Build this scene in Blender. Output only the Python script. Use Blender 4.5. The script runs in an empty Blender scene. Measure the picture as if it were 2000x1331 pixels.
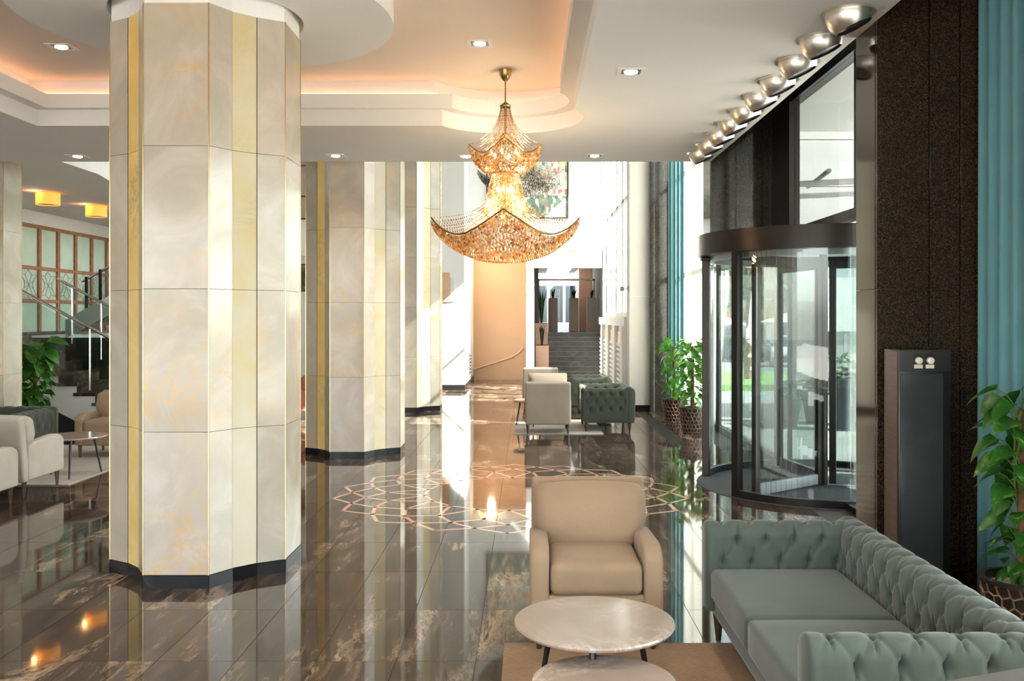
import bpy, bmesh, math, random
import numpy as np
from mathutils import Vector, Matrix
random.seed(7)
PI = math.pi
SC = bpy.context.scene
COL = SC.collection

# ------------------------------------------------------------------ camera
cd = bpy.data.cameras.new('camera'); cam = bpy.data.objects.new('camera', cd); COL.objects.link(cam)
cam.location = (0, 0, 1.8); cam.rotation_euler = (PI / 2, 0, 0)
cd.sensor_width = 36.0; cd.lens = 32.4
cd.shift_x = -0.015; cd.shift_y = -0.02275
cd.clip_start = 0.05; cd.clip_end = 500
SC.camera = cam

# ------------------------------------------------------------------ sky, sun, exposure
SC.view_settings.view_transform = 'Standard'
SC.view_settings.look = 'None'
SC.view_settings.gamma = 1.0
SC.view_settings.use_curve_mapping = False
SC.view_settings.exposure = 0.6
w = bpy.data.worlds.new('sky'); SC.world = w; w.use_nodes = True
wn = w.node_tree.nodes; wn.clear()
sky = wn.new('ShaderNodeTexSky'); sky.sky_type = 'NISHITA'; sky.sun_disc = False
sky.sun_elevation = math.radians(42); sky.sun_rotation = math.radians(70); sky.air_density = 1.0; sky.dust_density = 1.5
hs = wn.new('ShaderNodeHueSaturation'); hs.inputs['Saturation'].default_value = 0.45
bg = wn.new('ShaderNodeBackground'); bg.inputs['Strength'].default_value = 1.2
wo = wn.new('ShaderNodeOutputWorld')
w.node_tree.links.new(sky.outputs[0], hs.inputs['Color']); w.node_tree.links.new(hs.outputs[0], bg.inputs[0]); w.node_tree.links.new(bg.outputs[0], wo.inputs[0])
sd = bpy.data.lights.new('sun', 'SUN'); sd.energy = 62.0; sd.angle = 0.009; sd.color = (1, 0.95, 0.87)
so = bpy.data.objects.new('sun', sd); COL.objects.link(so)
so.rotation_euler = Vector((1.0, -0.4, 0.9)).to_track_quat('Z', 'Y').to_euler()
SC.cycles.use_denoising = True
SC.cycles.max_bounces = 10; SC.cycles.diffuse_bounces = 5; SC.cycles.glossy_bounces = 4
SC.cycles.transparent_max_bounces = 16; SC.cycles.transmission_bounces = 4
SC.cycles.sample_clamp_indirect = 6.0; SC.cycles.caustics_reflective = False; SC.cycles.caustics_refractive = False

def portal(loc, direction, sx, sy):           # guides sky light through a window, gives off none itself
    ld = bpy.data.lights.new('window_portal', 'AREA'); ld.shape = 'RECTANGLE'; ld.size = sx; ld.size_y = sy
    ld.cycles.is_portal = True
    o = bpy.data.objects.new('window_portal', ld); COL.objects.link(o); o.location = loc
    o.rotation_euler = (-Vector(direction)).to_track_quat('Z', 'Y').to_euler()
    return o
portal((3.05, 0.0, 2.2), (-1, 0, 0), 4.2, 11.8)
portal((3.05, 8.75, 2.2), (-1, 0, 0), 4.3, 5.0)
portal((3.05, 14.5, 3.2), (-1, 0, 0), 6.4, 5.6)
portal((2.05, 21.2, 4.1), (-1, 0, 0), 4.7, 6.2)
portal((-3.5, -5.95, 2.0), (0, 1, 0), 12.8, 3.6)

# ------------------------------------------------------------------ materials
def newmat(name):
    m = bpy.data.materials.new(name); m.use_nodes = True
    nt = m.node_tree; b = nt.nodes['Principled BSDF']
    return m, nt, b
def N(nt, kind, **kw):
    n = nt.nodes.new(kind)
    for k, v in kw.items():
        if k in n.inputs: n.inputs[k].default_value = v
        else: setattr(n, k, v)
    return n
def L(nt, a, b): nt.links.new(a, b)
def c4(c): return (c[0], c[1], c[2], 1.0)
def ramp(nt, fac, stops, interp='LINEAR'):
    r = nt.nodes.new('ShaderNodeValToRGB'); r.color_ramp.interpolation = interp
    e = r.color_ramp.elements
    while len(e) > 1: e.remove(e[0])
    e[0].position = stops[0][0]; e[0].color = c4(stops[0][1])
    for p, c in stops[1:]:
        x = e.new(p); x.color = c4(c)
    L(nt, fac, r.inputs[0]); return r.outputs[0]
def mixc(nt, fac, a, b, mode='MIX'):
    m = nt.nodes.new('ShaderNodeMix'); m.data_type = 'RGBA'; m.blend_type = mode
    for sock, v in ((m.inputs[0], fac), (m.inputs[6], a), (m.inputs[7], b)):
        if hasattr(v, 'is_output') or isinstance(v, bpy.types.NodeSocket): L(nt, v, sock)
        elif isinstance(v, (int, float)): sock.default_value = v
        else: sock.default_value = c4(v)
    return m.outputs[2]
def vmath(nt, op, a, b):
    m = nt.nodes.new('ShaderNodeVectorMath'); m.operation = op
    for i, v in ((0, a), (1, b)):
        if isinstance(v, bpy.types.NodeSocket): L(nt, v, m.inputs[i])
        else: m.inputs[i].default_value = v
    return m.outputs[0]
def fmath(nt, op, a, b=0.0):
    m = nt.nodes.new('ShaderNodeMath'); m.operation = op
    for i, v in ((0, a), (1, b)):
        if isinstance(v, bpy.types.NodeSocket): L(nt, v, m.inputs[i])
        else: m.inputs[i].default_value = v
    return m.outputs[0]
def bump(nt, b, height, strength=0.2, dist=0.01):
    n = N(nt, 'ShaderNodeBump', Strength=strength, Distance=dist); L(nt, height, n.inputs['Height']); L(nt, n.outputs[0], b.inputs['Normal'])

def plain(name, col, rough=0.5, metal=0.0, noise=0.06, scale=8.0, bumps=0.0, **kw):
    m, nt, b = newmat(name)
    t = N(nt, 'ShaderNodeTexCoord'); n = N(nt, 'ShaderNodeTexNoise', Scale=scale, Detail=4.0)
    L(nt, t.outputs['Object'], n.inputs['Vector'])
    lo = [max(0, c * (1 - noise)) for c in col]; hi = [min(1, c * (1 + noise)) for c in col]
    L(nt, ramp(nt, n.outputs['Fac'], [(0.3, lo), (0.7, hi)]), b.inputs['Base Color'])
    b.inputs['Roughness'].default_value = rough; b.inputs['Metallic'].default_value = metal
    for k, v in kw.items(): b.inputs[k.replace('_', ' ')].default_value = v
    if bumps: bump(nt, b, n.outputs['Fac'], bumps, 0.01)
    return m
def emit(name, col, strength):
    m, nt, b = newmat(name); b.inputs['Base Color'].default_value = c4(col)
    b.inputs['Emission Color'].default_value = c4(col); b.inputs['Emission Strength'].default_value = strength
    return m
def glassmat(name, tint=(0.9, 0.95, 0.93), ior=1.45, rough=0.0):
    m, nt, b = newmat(name); nt.nodes.remove(b); out = nt.nodes['Material Output']
    t = N(nt, 'ShaderNodeBsdfTransparent'); t.inputs[0].default_value = c4(tint)
    g = N(nt, 'ShaderNodeBsdfGlossy', Roughness=rough); f = N(nt, 'ShaderNodeLayerWeight', Blend=0.5)
    fr = fmath(nt, 'ADD', fmath(nt, 'MULTIPLY', fmath(nt, 'POWER', f.outputs['Facing'], 5.0), 0.92), 0.04)
    x = N(nt, 'ShaderNodeMixShader'); L(nt, fr, x.inputs[0]); L(nt, t.outputs[0], x.inputs[1]); L(nt, g.outputs[0], x.inputs[2])
    L(nt, x.outputs[0], out.inputs[0]); return m
def fabric(name, col, sheen=0.3, rough=0.9, weave=240.0, var=0.1, bs=0.25):
    m, nt, b = newmat(name); t = N(nt, 'ShaderNodeTexCoord')
    n = N(nt, 'ShaderNodeTexNoise', Scale=weave, Detail=2.0); L(nt, t.outputs['Object'], n.inputs['Vector'])
    n2 = N(nt, 'ShaderNodeTexNoise', Scale=5.0, Detail=3.0); L(nt, t.outputs['Object'], n2.inputs['Vector'])
    a = ramp(nt, n2.outputs['Fac'], [(0.3, [c * (1 - var) for c in col]), (0.7, [c * (1 + var) for c in col])])
    d = mixc(nt, 0.35, a, mixc(nt, n.outputs['Fac'], [c * 0.6 for c in col], [min(1, c * 1.4) for c in col]))
    L(nt, d, b.inputs['Base Color']); b.inputs['Roughness'].default_value = rough
    b.inputs['Sheen Weight'].default_value = sheen; b.inputs['Sheen Roughness'].default_value = 0.4
    bump(nt, b, n.outputs['Fac'], bs, 0.002); return m

def make_floor_mat():
    m, nt, b = newmat('polished dark marble'); g = N(nt, 'ShaderNodeNewGeometry'); oi = N(nt, 'ShaderNodeObjectInfo')
    r = fmath(nt, 'ADD', g.outputs['Random Per Island'], oi.outputs['Random'])
    off = N(nt, 'ShaderNodeCombineXYZ'); L(nt, fmath(nt, 'MULTIPLY', r, 37.0), off.inputs[0]); L(nt, fmath(nt, 'MULTIPLY', r, 61.0), off.inputs[1]); L(nt, fmath(nt, 'MULTIPLY', r, 11.0), off.inputs[2])
    p = vmath(nt, 'ADD', g.outputs['Position'], off.outputs[0])
    mp = N(nt, 'ShaderNodeMapping'); mp.inputs['Rotation'].default_value = (0, 0, math.radians(38)); mp.inputs['Scale'].default_value = (2.4, 0.75, 1)
    L(nt, p, mp.inputs[0])
    n1 = N(nt, 'ShaderNodeTexNoise', Scale=1.3, Detail=10.0, Roughness=0.72, Distortion=0.5); L(nt, mp.outputs[0], n1.inputs['Vector'])
    n2 = N(nt, 'ShaderNodeTexNoise', Scale=0.8, Detail=5.0, Distortion=0.6); L(nt, mp.outputs[0], n2.inputs['Vector'])
    v = fmath(nt, 'ABSOLUTE', fmath(nt, 'SUBTRACT', n1.outputs['Fac'], 0.5))
    vein = ramp(nt, v, [(0.0, (1, 1, 1)), (0.022, (0.6, 0.6, 0.6)), (0.06, (0, 0, 0))])
    gate = ramp(nt, n2.outputs['Fac'], [(0.53, (0, 0, 0)), (0.68, (0.9, 0.9, 0.9))])
    k = fmath(nt, 'MULTIPLY', vein, gate)
    mp2 = N(nt, 'ShaderNodeMapping'); mp2.inputs['Rotation'].default_value = (0, 0, math.radians(38)); mp2.inputs['Scale'].default_value = (14, 2.2, 1); L(nt, p, mp2.inputs[0])
    n4 = N(nt, 'ShaderNodeTexNoise', Scale=1.0, Detail=8.0, Roughness=0.7, Distortion=0.4); L(nt, mp2.outputs[0], n4.inputs['Vector'])
    macro = ramp(nt, n1.outputs['Fac'], [(0.3, (0.022, 0.015, 0.011)), (0.5, (0.055, 0.039, 0.030)), (0.65, (0.095, 0.070, 0.054))])
    streak = ramp(nt, n4.outputs['Fac'], [(0.35, (0.4, 0.4, 0.4)), (0.55, (1.1, 1.05, 1.0)), (0.68, (2.6, 2.4, 2.2))])
    base = mixc(nt, 1.0, macro, streak, 'MULTIPLY')
    c = mixc(nt, k, base, (0.46, 0.32, 0.22))
    L(nt, c, b.inputs['Base Color']); b.inputs['Roughness'].default_value = 0.045
    b.inputs['IOR'].default_value = 1.47
    return m
def make_onyx(name, tints, rough=0.14, veinc=(0.62, 0.36, 0.10), emis=0.0):
    m, nt, b = newmat(name); t = N(nt, 'ShaderNodeTexCoord'); oi = N(nt, 'ShaderNodeObjectInfo')
    off = N(nt, 'ShaderNodeCombineXYZ')
    for i, s in enumerate((53.0, 29.0, 17.0)): L(nt, fmath(nt, 'MULTIPLY', oi.outputs['Random'], s), off.inputs[i])
    p = vmath(nt, 'ADD', t.outputs['Object'], off.outputs[0])
    n1 = N(nt, 'ShaderNodeTexNoise', Scale=1.6, Detail=7.0, Roughness=0.6, Distortion=1.6); L(nt, p, n1.inputs['Vector'])
    n2 = N(nt, 'ShaderNodeTexNoise', Scale=1.7, Detail=9.0, Roughness=0.7, Distortion=1.2); L(nt, p, n2.inputs['Vector'])
    n3 = N(nt, 'ShaderNodeTexNoise', Scale=1.1, Detail=2.0); L(nt, p, n3.inputs['Vector'])
    a = ramp(nt, n1.outputs['Fac'], [(0.3, tints[0]), (0.5, tints[1]), (0.7, tints[2])])
    # each slab leans towards its own tint
    slab = ramp(nt, oi.outputs['Random'], [(0.0, tints[3]), (0.35, tints[1]), (0.65, tints[4]), (1.0, tints[0])])
    a = mixc(nt, 0.42, a, slab)
    v = fmath(nt, 'ABSOLUTE', fmath(nt, 'SUBTRACT', n2.outputs['Fac'], 0.5))
    vein = ramp(nt, v, [(0.0, (1, 1, 1)), (0.02, (0.25, 0.25, 0.25)), (0.06, (0, 0, 0))])
    gate = ramp(nt, n3.outputs['Fac'], [(0.53, (0, 0, 0)), (0.70, (0.75, 0.75, 0.75))])
    c = mixc(nt, fmath(nt, 'MULTIPLY', vein, gate), a, veinc)
    L(nt, c, b.inputs['Base Color']); b.inputs['Roughness'].default_value = rough
    b.inputs['IOR'].default_value = 1.5
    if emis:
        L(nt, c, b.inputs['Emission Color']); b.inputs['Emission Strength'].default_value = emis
    return m
def make_granite(name, cols, rough=0.07, scale=260.0):
    m, nt, b = newmat(name); t = N(nt, 'ShaderNodeTexCoord')
    v = N(nt, 'ShaderNodeTexVoronoi', Scale=scale); L(nt, t.outputs['Object'], v.inputs['Vector'])
    s = N(nt, 'ShaderNodeSeparateColor'); L(nt, v.outputs['Color'], s.inputs[0])
    L(nt, ramp(nt, s.outputs[0], [(0.0, cols[0]), (0.45, cols[1]), (0.8, cols[2]), (1.0, cols[3])]), b.inputs['Base Color'])
    b.inputs['Roughness'].default_value = rough; b.inputs['IOR'].default_value = 1.55
    return m
def make_wood(name, a, b_, scale=(3, 3, 30), rough=0.4):
    m, nt, b = newmat(name); t = N(nt, 'ShaderNodeTexCoord'); mp = N(nt, 'ShaderNodeMapping'); mp.inputs['Scale'].default_value = scale
    L(nt, t.outputs['Object'], mp.inputs[0]); n = N(nt, 'ShaderNodeTexNoise', Scale=2.0, Detail=5.0, Distortion=0.6); L(nt, mp.outputs[0], n.inputs['Vector'])
    L(nt, ramp(nt, n.outputs['Fac'], [(0.3, a), (0.7, b_)]), b.inputs['Base Color']); b.inputs['Roughness'].default_value = rough
    return m
def make_brushed(name, col, rough=0.25):
    m, nt, b = newmat(name); t = N(nt, 'ShaderNodeTexCoord'); mp = N(nt, 'ShaderNodeMapping'); mp.inputs['Scale'].default_value = (40, 40, 700)
    L(nt, t.outputs['Object'], mp.inputs[0]); n = N(nt, 'ShaderNodeTexNoise', Scale=1.0, Detail=3.0); L(nt, mp.outputs[0], n.inputs['Vector'])
    L(nt, ramp(nt, n.outputs['Fac'], [(0.3, [c * 0.85 for c in col]), (0.7, col)]), b.inputs['Base Color'])
    b.inputs['Metallic'].default_value = 1.0; b.inputs['Roughness'].default_value = rough
    return m
def make_leaf(name, a, b_, var):
    m, nt, b = newmat(name); t = N(nt, 'ShaderNodeTexCoord'); oi = N(nt, 'ShaderNodeObjectInfo')
    p = vmath(nt, 'ADD', t.outputs['Object'], oi.outputs['Random'])
    n = N(nt, 'ShaderNodeTexNoise', Scale=14.0, Detail=4.0, Distortion=1.0); L(nt, p, n.inputs['Vector'])
    k = ramp(nt, n.outputs['Fac'], [(0.5, a), (0.62, b_), (0.72, var)])
    c = mixc(nt, fmath(nt, 'MULTIPLY', oi.outputs['Random'], 0.6), k, a)
    L(nt, c, b.inputs['Base Color']); b.inputs['Roughness'].default_value = 0.35
    b.inputs['Subsurface Weight'].default_value = 0.0
    tr = N(nt, 'ShaderNodeBsdfTranslucent'); L(nt, c, tr.inputs[0]); mx = N(nt, 'ShaderNodeMixShader'); mx.inputs[0].default_value = 0.3
    L(nt, b.outputs[0], mx.inputs[1]); L(nt, tr.outputs[0], mx.inputs[2]); L(nt, mx.outputs[0], nt.nodes['Material Output'].inputs[0])
    return m
def make_crystal(name, stops, trans):
    m, nt, b = newmat(name); nt.nodes.remove(b); out = nt.nodes['Material Output']; gg = N(nt, 'ShaderNodeNewGeometry')
    col = ramp(nt, gg.outputs['Random Per Island'], stops, 'CONSTANT')
    tl = N(nt, 'ShaderNodeBsdfTranslucent'); L(nt, col, tl.inputs[0])
    tp = N(nt, 'ShaderNodeBsdfTransparent'); tp.inputs[0].default_value = c4((0.95, 0.9, 0.84))
    g = N(nt, 'ShaderNodeBsdfGlossy', Roughness=0.08); L(nt, col, g.inputs[0])
    x = N(nt, 'ShaderNodeMixShader'); x.inputs[0].default_value = trans; L(nt, tl.outputs[0], x.inputs[1]); L(nt, tp.outputs[0], x.inputs[2])
    y = N(nt, 'ShaderNodeMixShader'); y.inputs[0].default_value = 0.42; L(nt, x.outputs[0], y.inputs[1]); L(nt, g.outputs[0], y.inputs[2])
    L(nt, y.outputs[0], out.inputs[0]); return m
def make_sheer(name, col, op=0.5):
    m, nt, b = newmat(name); nt.nodes.remove(b); out = nt.nodes['Material Output']
    d = N(nt, 'ShaderNodeBsdfDiffuse'); d.inputs[0].default_value = c4(col)
    tl = N(nt, 'ShaderNodeBsdfTranslucent'); tl.inputs[0].default_value = c4(col)
    x = N(nt, 'ShaderNodeMixShader'); x.inputs[0].default_value = op; L(nt, d.outputs[0], x.inputs[1]); L(nt, tl.outputs[0], x.inputs[2])
    tp = N(nt, 'ShaderNodeBsdfTransparent'); y = N(nt, 'ShaderNodeMixShader'); y.inputs[0].default_value = 0.3; L(nt, x.outputs[0], y.inputs[1]); L(nt, tp.outputs[0], y.inputs[2])
    L(nt, y.outputs[0], out.inputs[0]); return m
def make_painting():
    m, nt, b = newmat('townscape canvas'); t = N(nt, 'ShaderNodeTexCoord')
    mp = N(nt, 'ShaderNodeMapping'); L(nt, t.outputs['Object'], mp.inputs[0]); mp.inputs['Scale'].default_value = (7, 1, 3.5)
    v = N(nt, 'ShaderNodeTexVoronoi', Scale=2.3, Randomness=0.8); v.distance = 'CHEBYCHEV'; L(nt, mp.outputs[0], v.inputs['Vector'])
    s = N(nt, 'ShaderNodeSeparateColor'); L(nt, v.outputs['Color'], s.inputs[0])
    town = ramp(nt, s.outputs[0], [(0.0, (0.75, 0.62, 0.32)), (0.25, (0.8, 0.76, 0.62)), (0.45, (0.6, 0.14, 0.07)), (0.6, (0.85, 0.83, 0.76)), (0.78, (0.08, 0.12, 0.14)), (0.9, (0.35, 0.5, 0.52))], 'CONSTANT')
    park = ramp(nt, s.outputs[1], [(0.0, (0.05, 0.14, 0.07)), (0.4, (0.16, 0.28, 0.12)), (0.6, (0.75, 0.74, 0.66)), (0.75, (0.45, 0.1, 0.06)), (0.85, (0.03, 0.06, 0.07))], 'CONSTANT')
    z = N(nt, 'ShaderNodeSeparateXYZ'); L(nt, t.outputs['Object'], z.inputs[0])
    n = N(nt, 'ShaderNodeTexNoise', Scale=6.0, Detail=4.0); L(nt, t.outputs['Object'], n.inputs['Vector'])
    lvl = fmath(nt, 'GREATER_THAN', fmath(nt, 'ADD', z.outputs[2], fmath(nt, 'MULTIPLY', n.outputs['Fac'], 0.3)), 0.75)
    c = mixc(nt, lvl, park, town)
    L(nt, mixc(nt, fmath(nt, 'MULTIPLY', n.outputs['Fac'], 0.35), c, (0.9, 0.88, 0.82)), b.inputs['Base Color']); b.inputs['Roughness'].default_value = 0.6
    return m
def make_striped(name, a, b_, axis, freq, rough=0.8):
    m, nt, b = newmat(name); t = N(nt, 'ShaderNodeTexCoord'); wv = N(nt, 'ShaderNodeTexWave', Scale=freq, Distortion=0.0)
    wv.bands_direction = axis; L(nt, t.outputs['Object'], wv.inputs['Vector'])
    L(nt, mixc(nt, wv.outputs['Fac'], a, b_), b.inputs['Base Color']); b.inputs['Roughness'].default_value = rough
    bump(nt, b, wv.outputs['Fac'], 0.5, 0.004); return m
def make_rug(name, a, b_):
    m, nt, b = newmat(name); t = N(nt, 'ShaderNodeTexCoord')
    n = N(nt, 'ShaderNodeTexNoise', Scale=3.0, Detail=8.0, Roughness=0.7); L(nt, t.outputs['Object'], n.inputs['Vector'])
    mp = N(nt, 'ShaderNodeMapping'); mp.inputs['Scale'].default_value = (30, 160, 1); L(nt, t.outputs['Object'], mp.inputs[0])
    n2 = N(nt, 'ShaderNodeTexNoise', Scale=1.0, Detail=3.0); L(nt, mp.outputs[0], n2.inputs['Vector'])
    c = ramp(nt, n.outputs['Fac'], [(0.35, a), (0.65, b_)])
    L(nt, mixc(nt, fmath(nt, 'MULTIPLY', n2.outputs['Fac'], 0.8), c, [x * 0.3 for x in a]), b.inputs['Base Color']); b.inputs['Roughness'].default_value = 0.95
    bump(nt, b, n2.outputs['Fac'], 0.6, 0.004); return m

MT = {}
MT['floor'] = make_floor_mat()
CR = [(0.36, 0.335, 0.265), (0.46, 0.395, 0.325), (0.58, 0.53, 0.475), (0.33, 0.33, 0.265), (0.51, 0.425, 0.355)]
MT['onyx'] = make_onyx('cream onyx marble', CR)
MT['onyx_gold'] = make_onyx('golden onyx marble', [(0.57, 0.44, 0.20), (0.56, 0.50, 0.37), (0.58, 0.56, 0.49), (0.56, 0.44, 0.22), (0.57, 0.54, 0.46)], veinc=(0.42, 0.36, 0.24), emis=0.03)  # faint emission adds a glow to the golden strips
MT['onyx_deep'] = make_onyx('deep golden onyx', [(0.66, 0.42, 0.10), (0.72, 0.50, 0.16), (0.80, 0.66, 0.34), (0.68, 0.44, 0.10), (0.74, 0.56, 0.22)], veinc=(0.30, 0.24, 0.14), emis=0.05)  # a little added glow here too, on top of the stone's gold
MT['stair_marble'] = make_onyx('grey veined marble', [(0.07, 0.065, 0.06), (0.12, 0.11, 0.10), (0.22, 0.20, 0.18), (0.09, 0.085, 0.08), (0.14, 0.13, 0.12)], rough=0.2, veinc=(0.45, 0.38, 0.32))
MT['panel_glow'] = emit('corridor light panel', (1.0, 0.95, 0.88), 1.2)
MT['base_marble'] = make_onyx('black veined marble', [(0.006, 0.006, 0.006), (0.010, 0.010, 0.010), (0.018, 0.018, 0.018), (0.006, 0.006, 0.006), (0.010, 0.010, 0.010)], rough=0.22, veinc=(0.12, 0.11, 0.10))
MT['base_marble'].node_tree.nodes['Principled BSDF'].inputs['IOR'].default_value = 1.3
MT['grout'] = plain('grout', (0.03, 0.027, 0.024), 0.8)
MT['brass'] = plain('brass', (0.62, 0.44, 0.20), 0.25, 1.0, 0.04)
MT['antique'] = plain('antique brass', (0.34, 0.24, 0.10), 0.3, 1.0, 0.05)
MT['nickel'] = plain('dark nickel', (0.18, 0.17, 0.15), 0.3, 1.0, 0.05)
MT['white'] = plain('white plaster', (0.80, 0.79, 0.77), 0.75, 0, 0.02, 3.0)
MT['ceiling'] = plain('ceiling paint', (0.80, 0.785, 0.765), 0.8, 0, 0.015, 2.0)
MT['ceiling_cove_lit'] = plain('ceiling paint with cove light', (0.80, 0.68, 0.58), 0.8, 0, 0.015, 2.0)  # warm light of the cove strips put into the ceiling colour
MT['grey_wall'] = plain('warm grey plaster', (0.62, 0.60, 0.56), 0.7, 0, 0.02, 3.0)
MT['peach'] = plain('peach plaster', (0.52, 0.32, 0.20), 0.6, 0, 0.03, 2.0)
MT['granite'] = make_granite('brown granite', [(0.010, 0.007, 0.005), (0.022, 0.014, 0.009), (0.050, 0.030, 0.017), (0.085, 0.055, 0.033)])
MT['granite_dark'] = make_granite('dark granite', [(0.010, 0.010, 0.010), (0.022, 0.020, 0.018), (0.05, 0.045, 0.038), (0.09, 0.08, 0.06)])
MT['black_metal'] = plain('black bronze metal', (0.022, 0.018, 0.016), 0.32, 0.6, 0.05)
MT['black_paint'] = plain('black paint', (0.010, 0.009, 0.009), 0.35, 0, 0.05)
MT['grey_metal'] = plain('grey aluminium', (0.34, 0.36, 0.38), 0.35, 0.8, 0.04)
MT['steel'] = make_brushed('brushed steel', (0.78, 0.73, 0.66), 0.34)
MT['chrome'] = plain('polished steel', (0.75, 0.74, 0.72), 0.12, 1.0, 0.02)
MT['glass'] = glassmat('door glass', (0.76, 0.80, 0.795))
MT['glass_win'] = glassmat('window glass', (0.88, 0.92, 0.91))
MT['glass_dark'] = glassmat('tinted glass', (0.22, 0.25, 0.27))
MT['glass_rail'] = glassmat('railing glass', (0.82, 0.88, 0.86))
MT['frost'] = plain('frosted green glass', (0.52, 0.62, 0.50), 0.35, 0, 0.06, 3.0)
MT['velvet'] = fabric('grey green velvet', (0.055, 0.073, 0.061), 0.3, 0.75, 420.0, 0.14, 0.12)
MT['velvet_far'] = fabric('moss green velvet', (0.036, 0.041, 0.027), 0.22, 0.8, 420.0, 0.16, 0.12)
MT['linen'] = fabric('beige linen', (0.30, 0.205, 0.13), 0.1)
MT['linen_pale'] = fabric('pale greige linen', (0.42, 0.37, 0.31), 0.12)
MT['linen_far'] = fabric('tan linen', (0.34, 0.275, 0.21), 0.12)
MT['terracotta'] = fabric('terracotta cloth', (0.42, 0.16, 0.11), 0.2)
MT['teal'] = fabric('teal velvet curtain', (0.11, 0.27, 0.30), 0.35, 0.85, 300.0, 0.08, 0.1)
MT['sheer'] = make_sheer('white voile', (0.72, 0.70, 0.66))
MT['wood_dark'] = make_wood('walnut', (0.035, 0.014, 0.008), (0.08, 0.035, 0.02))
MT['wood_red'] = make_wood('reddish oak', (0.26, 0.10, 0.045), (0.40, 0.17, 0.08), (6, 6, 6))
MT['pinkwood'] = make_wood('salmon wood veneer', (0.62, 0.36, 0.24), (0.72, 0.46, 0.33), (2, 2, 20))
MT['taupe'] = plain('taupe lacquer', (0.40, 0.33, 0.26), 0.5)
MT['tabletop'] = make_onyx('blush marble', [(0.32, 0.235, 0.19), (0.37, 0.285, 0.24), (0.45, 0.37, 0.32), (0.33, 0.255, 0.21), (0.39, 0.305, 0.26)], rough=0.12, veinc=(0.70, 0.63, 0.57))
MT['rug'] = make_rug('sandy rug', (0.34, 0.20, 0.11), (0.48, 0.32, 0.20))
MT['rug_pale'] = make_rug('pale rug', (0.58, 0.50, 0.42), (0.70, 0.64, 0.57))
MT['mat'] = make_striped('ribbed grey matting', (0.015, 0.017, 0.02), (0.07, 0.075, 0.085), 'X', 14.0)
MT['inlay'] = plain('pink inlay stone', (0.62, 0.38, 0.27), 0.06, 0, 0.08, 20.0, IOR=1.6)
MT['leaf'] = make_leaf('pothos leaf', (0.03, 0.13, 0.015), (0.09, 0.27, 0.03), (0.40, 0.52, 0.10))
MT['leaf_bright'] = make_leaf('sunlit pothos leaf', (0.05, 0.20, 0.02), (0.16, 0.36, 0.04), (0.45, 0.55, 0.10))  # sunshine put into a brighter copy of the leaf colours
MT['leaf_dark'] = make_leaf('dark foliage', (0.015, 0.06, 0.012), (0.05, 0.13, 0.03), (0.12, 0.22, 0.05))
MT['bark'] = plain('coir pole', (0.16, 0.08, 0.035), 0.95, 0, 0.3, 30.0, 0.6)
MT['stem'] = plain('green stem', (0.12, 0.22, 0.04), 0.6)
MT['pebble'] = plain('white pebbles', (0.72, 0.68, 0.62), 0.8, 0, 0.25, 60.0, 0.8)
MT['pot_dark'] = plain('dark bronze pot', (0.035, 0.025, 0.02), 0.4, 0.3)
MT['pot_rib'] = plain('copper coloured ridge', (0.32, 0.20, 0.13), 0.35, 0.5)
MT['lampshade'] = emit('amber lampshade', (1.0, 0.38, 0.06), 0.8)
MT['cove_glow'] = emit('warm cove strip', (1.0, 0.57, 0.33), 2.5)
MT['bulb'] = emit('warm bulb', (1.0, 0.72, 0.38), 30.0)
MT['lamp_disc'] = emit('downlight lens', (1.0, 0.93, 0.82), 3.0)
MT['crystal'] = make_crystal('amber lit crystal', [(0.0, (0.55, 0.28, 0.09)), (0.15, (0.92, 0.56, 0.22)), (0.4, (1.0, 0.78, 0.50)), (0.65, (0.75, 0.54, 0.38)), (0.78, (1.0, 0.92, 0.84))], 0.25)  # bulb glow put into the crystal colours of the lit chandelier
MT['crystal_grey'] = make_crystal('clear crystal', [(0.0, (0.25, 0.23, 0.20)), (0.3, (0.55, 0.53, 0.50)), (0.6, (0.85, 0.83, 0.80)), (0.85, (0.40, 0.34, 0.27))], 0.35)
MT['painting'] = make_painting()
MT['black_art'] = make_onyx('black and grey print', [(0.02, 0.02, 0.02), (0.08, 0.07, 0.06), (0.3, 0.28, 0.25), (0.02, 0.02, 0.02), (0.05, 0.05, 0.05)], 0.5, (0.7, 0.66, 0.6))
MT['kiosk_glass'] = plain('smoked glass', (0.035, 0.038, 0.039), 0.2, 0, 0.1)
MT['knob'] = plain('ivory plastic', (0.72, 0.66, 0.55), 0.4)
MT['grey_top'] = plain('grey laminate', (0.13, 0.126, 0.122), 0.5)
MT['pavement'] = plain('pavement', (0.12, 0.118, 0.113), 0.9, 0, 0.12, 1.5)
MT['reflector'] = plain('pale terrace stone', (0.36, 0.345, 0.32), 0.85, 0, 0.08, 1.0)  # pale colour for unseen ground that bounces sun onto the ceiling
MT['asphalt'] = plain('asphalt', (0.10, 0.10, 0.105), 0.9, 0, 0.1, 2.0)
MT['grass'] = plain('lawn grass', (0.07, 0.165, 0.014), 0.95, 0, 0.3, 6.0, 0.5)
MT['stone'] = plain('pale stone cladding', (0.15, 0.146, 0.138), 0.8, 0, 0.08, 2.0)
MT['carpaint'] = plain('white car paint', (0.36, 0.37, 0.39), 0.2, 0, 0.02)
MT['carpaint_dark'] = plain('graphite car paint', (0.05, 0.06, 0.08), 0.2, 0.2)
MT['car_glass'] = plain('tinted car glass', (0.02, 0.03, 0.035), 0.08)
MT['rubber'] = plain('rubber', (0.02, 0.02, 0.02), 0.9)
MT['awning'] = plain('white canvas', (0.40, 0.395, 0.385), 0.9)
MT['orange_wall'] = plain('ochre render', (0.20, 0.085, 0.03), 0.8)
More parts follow.
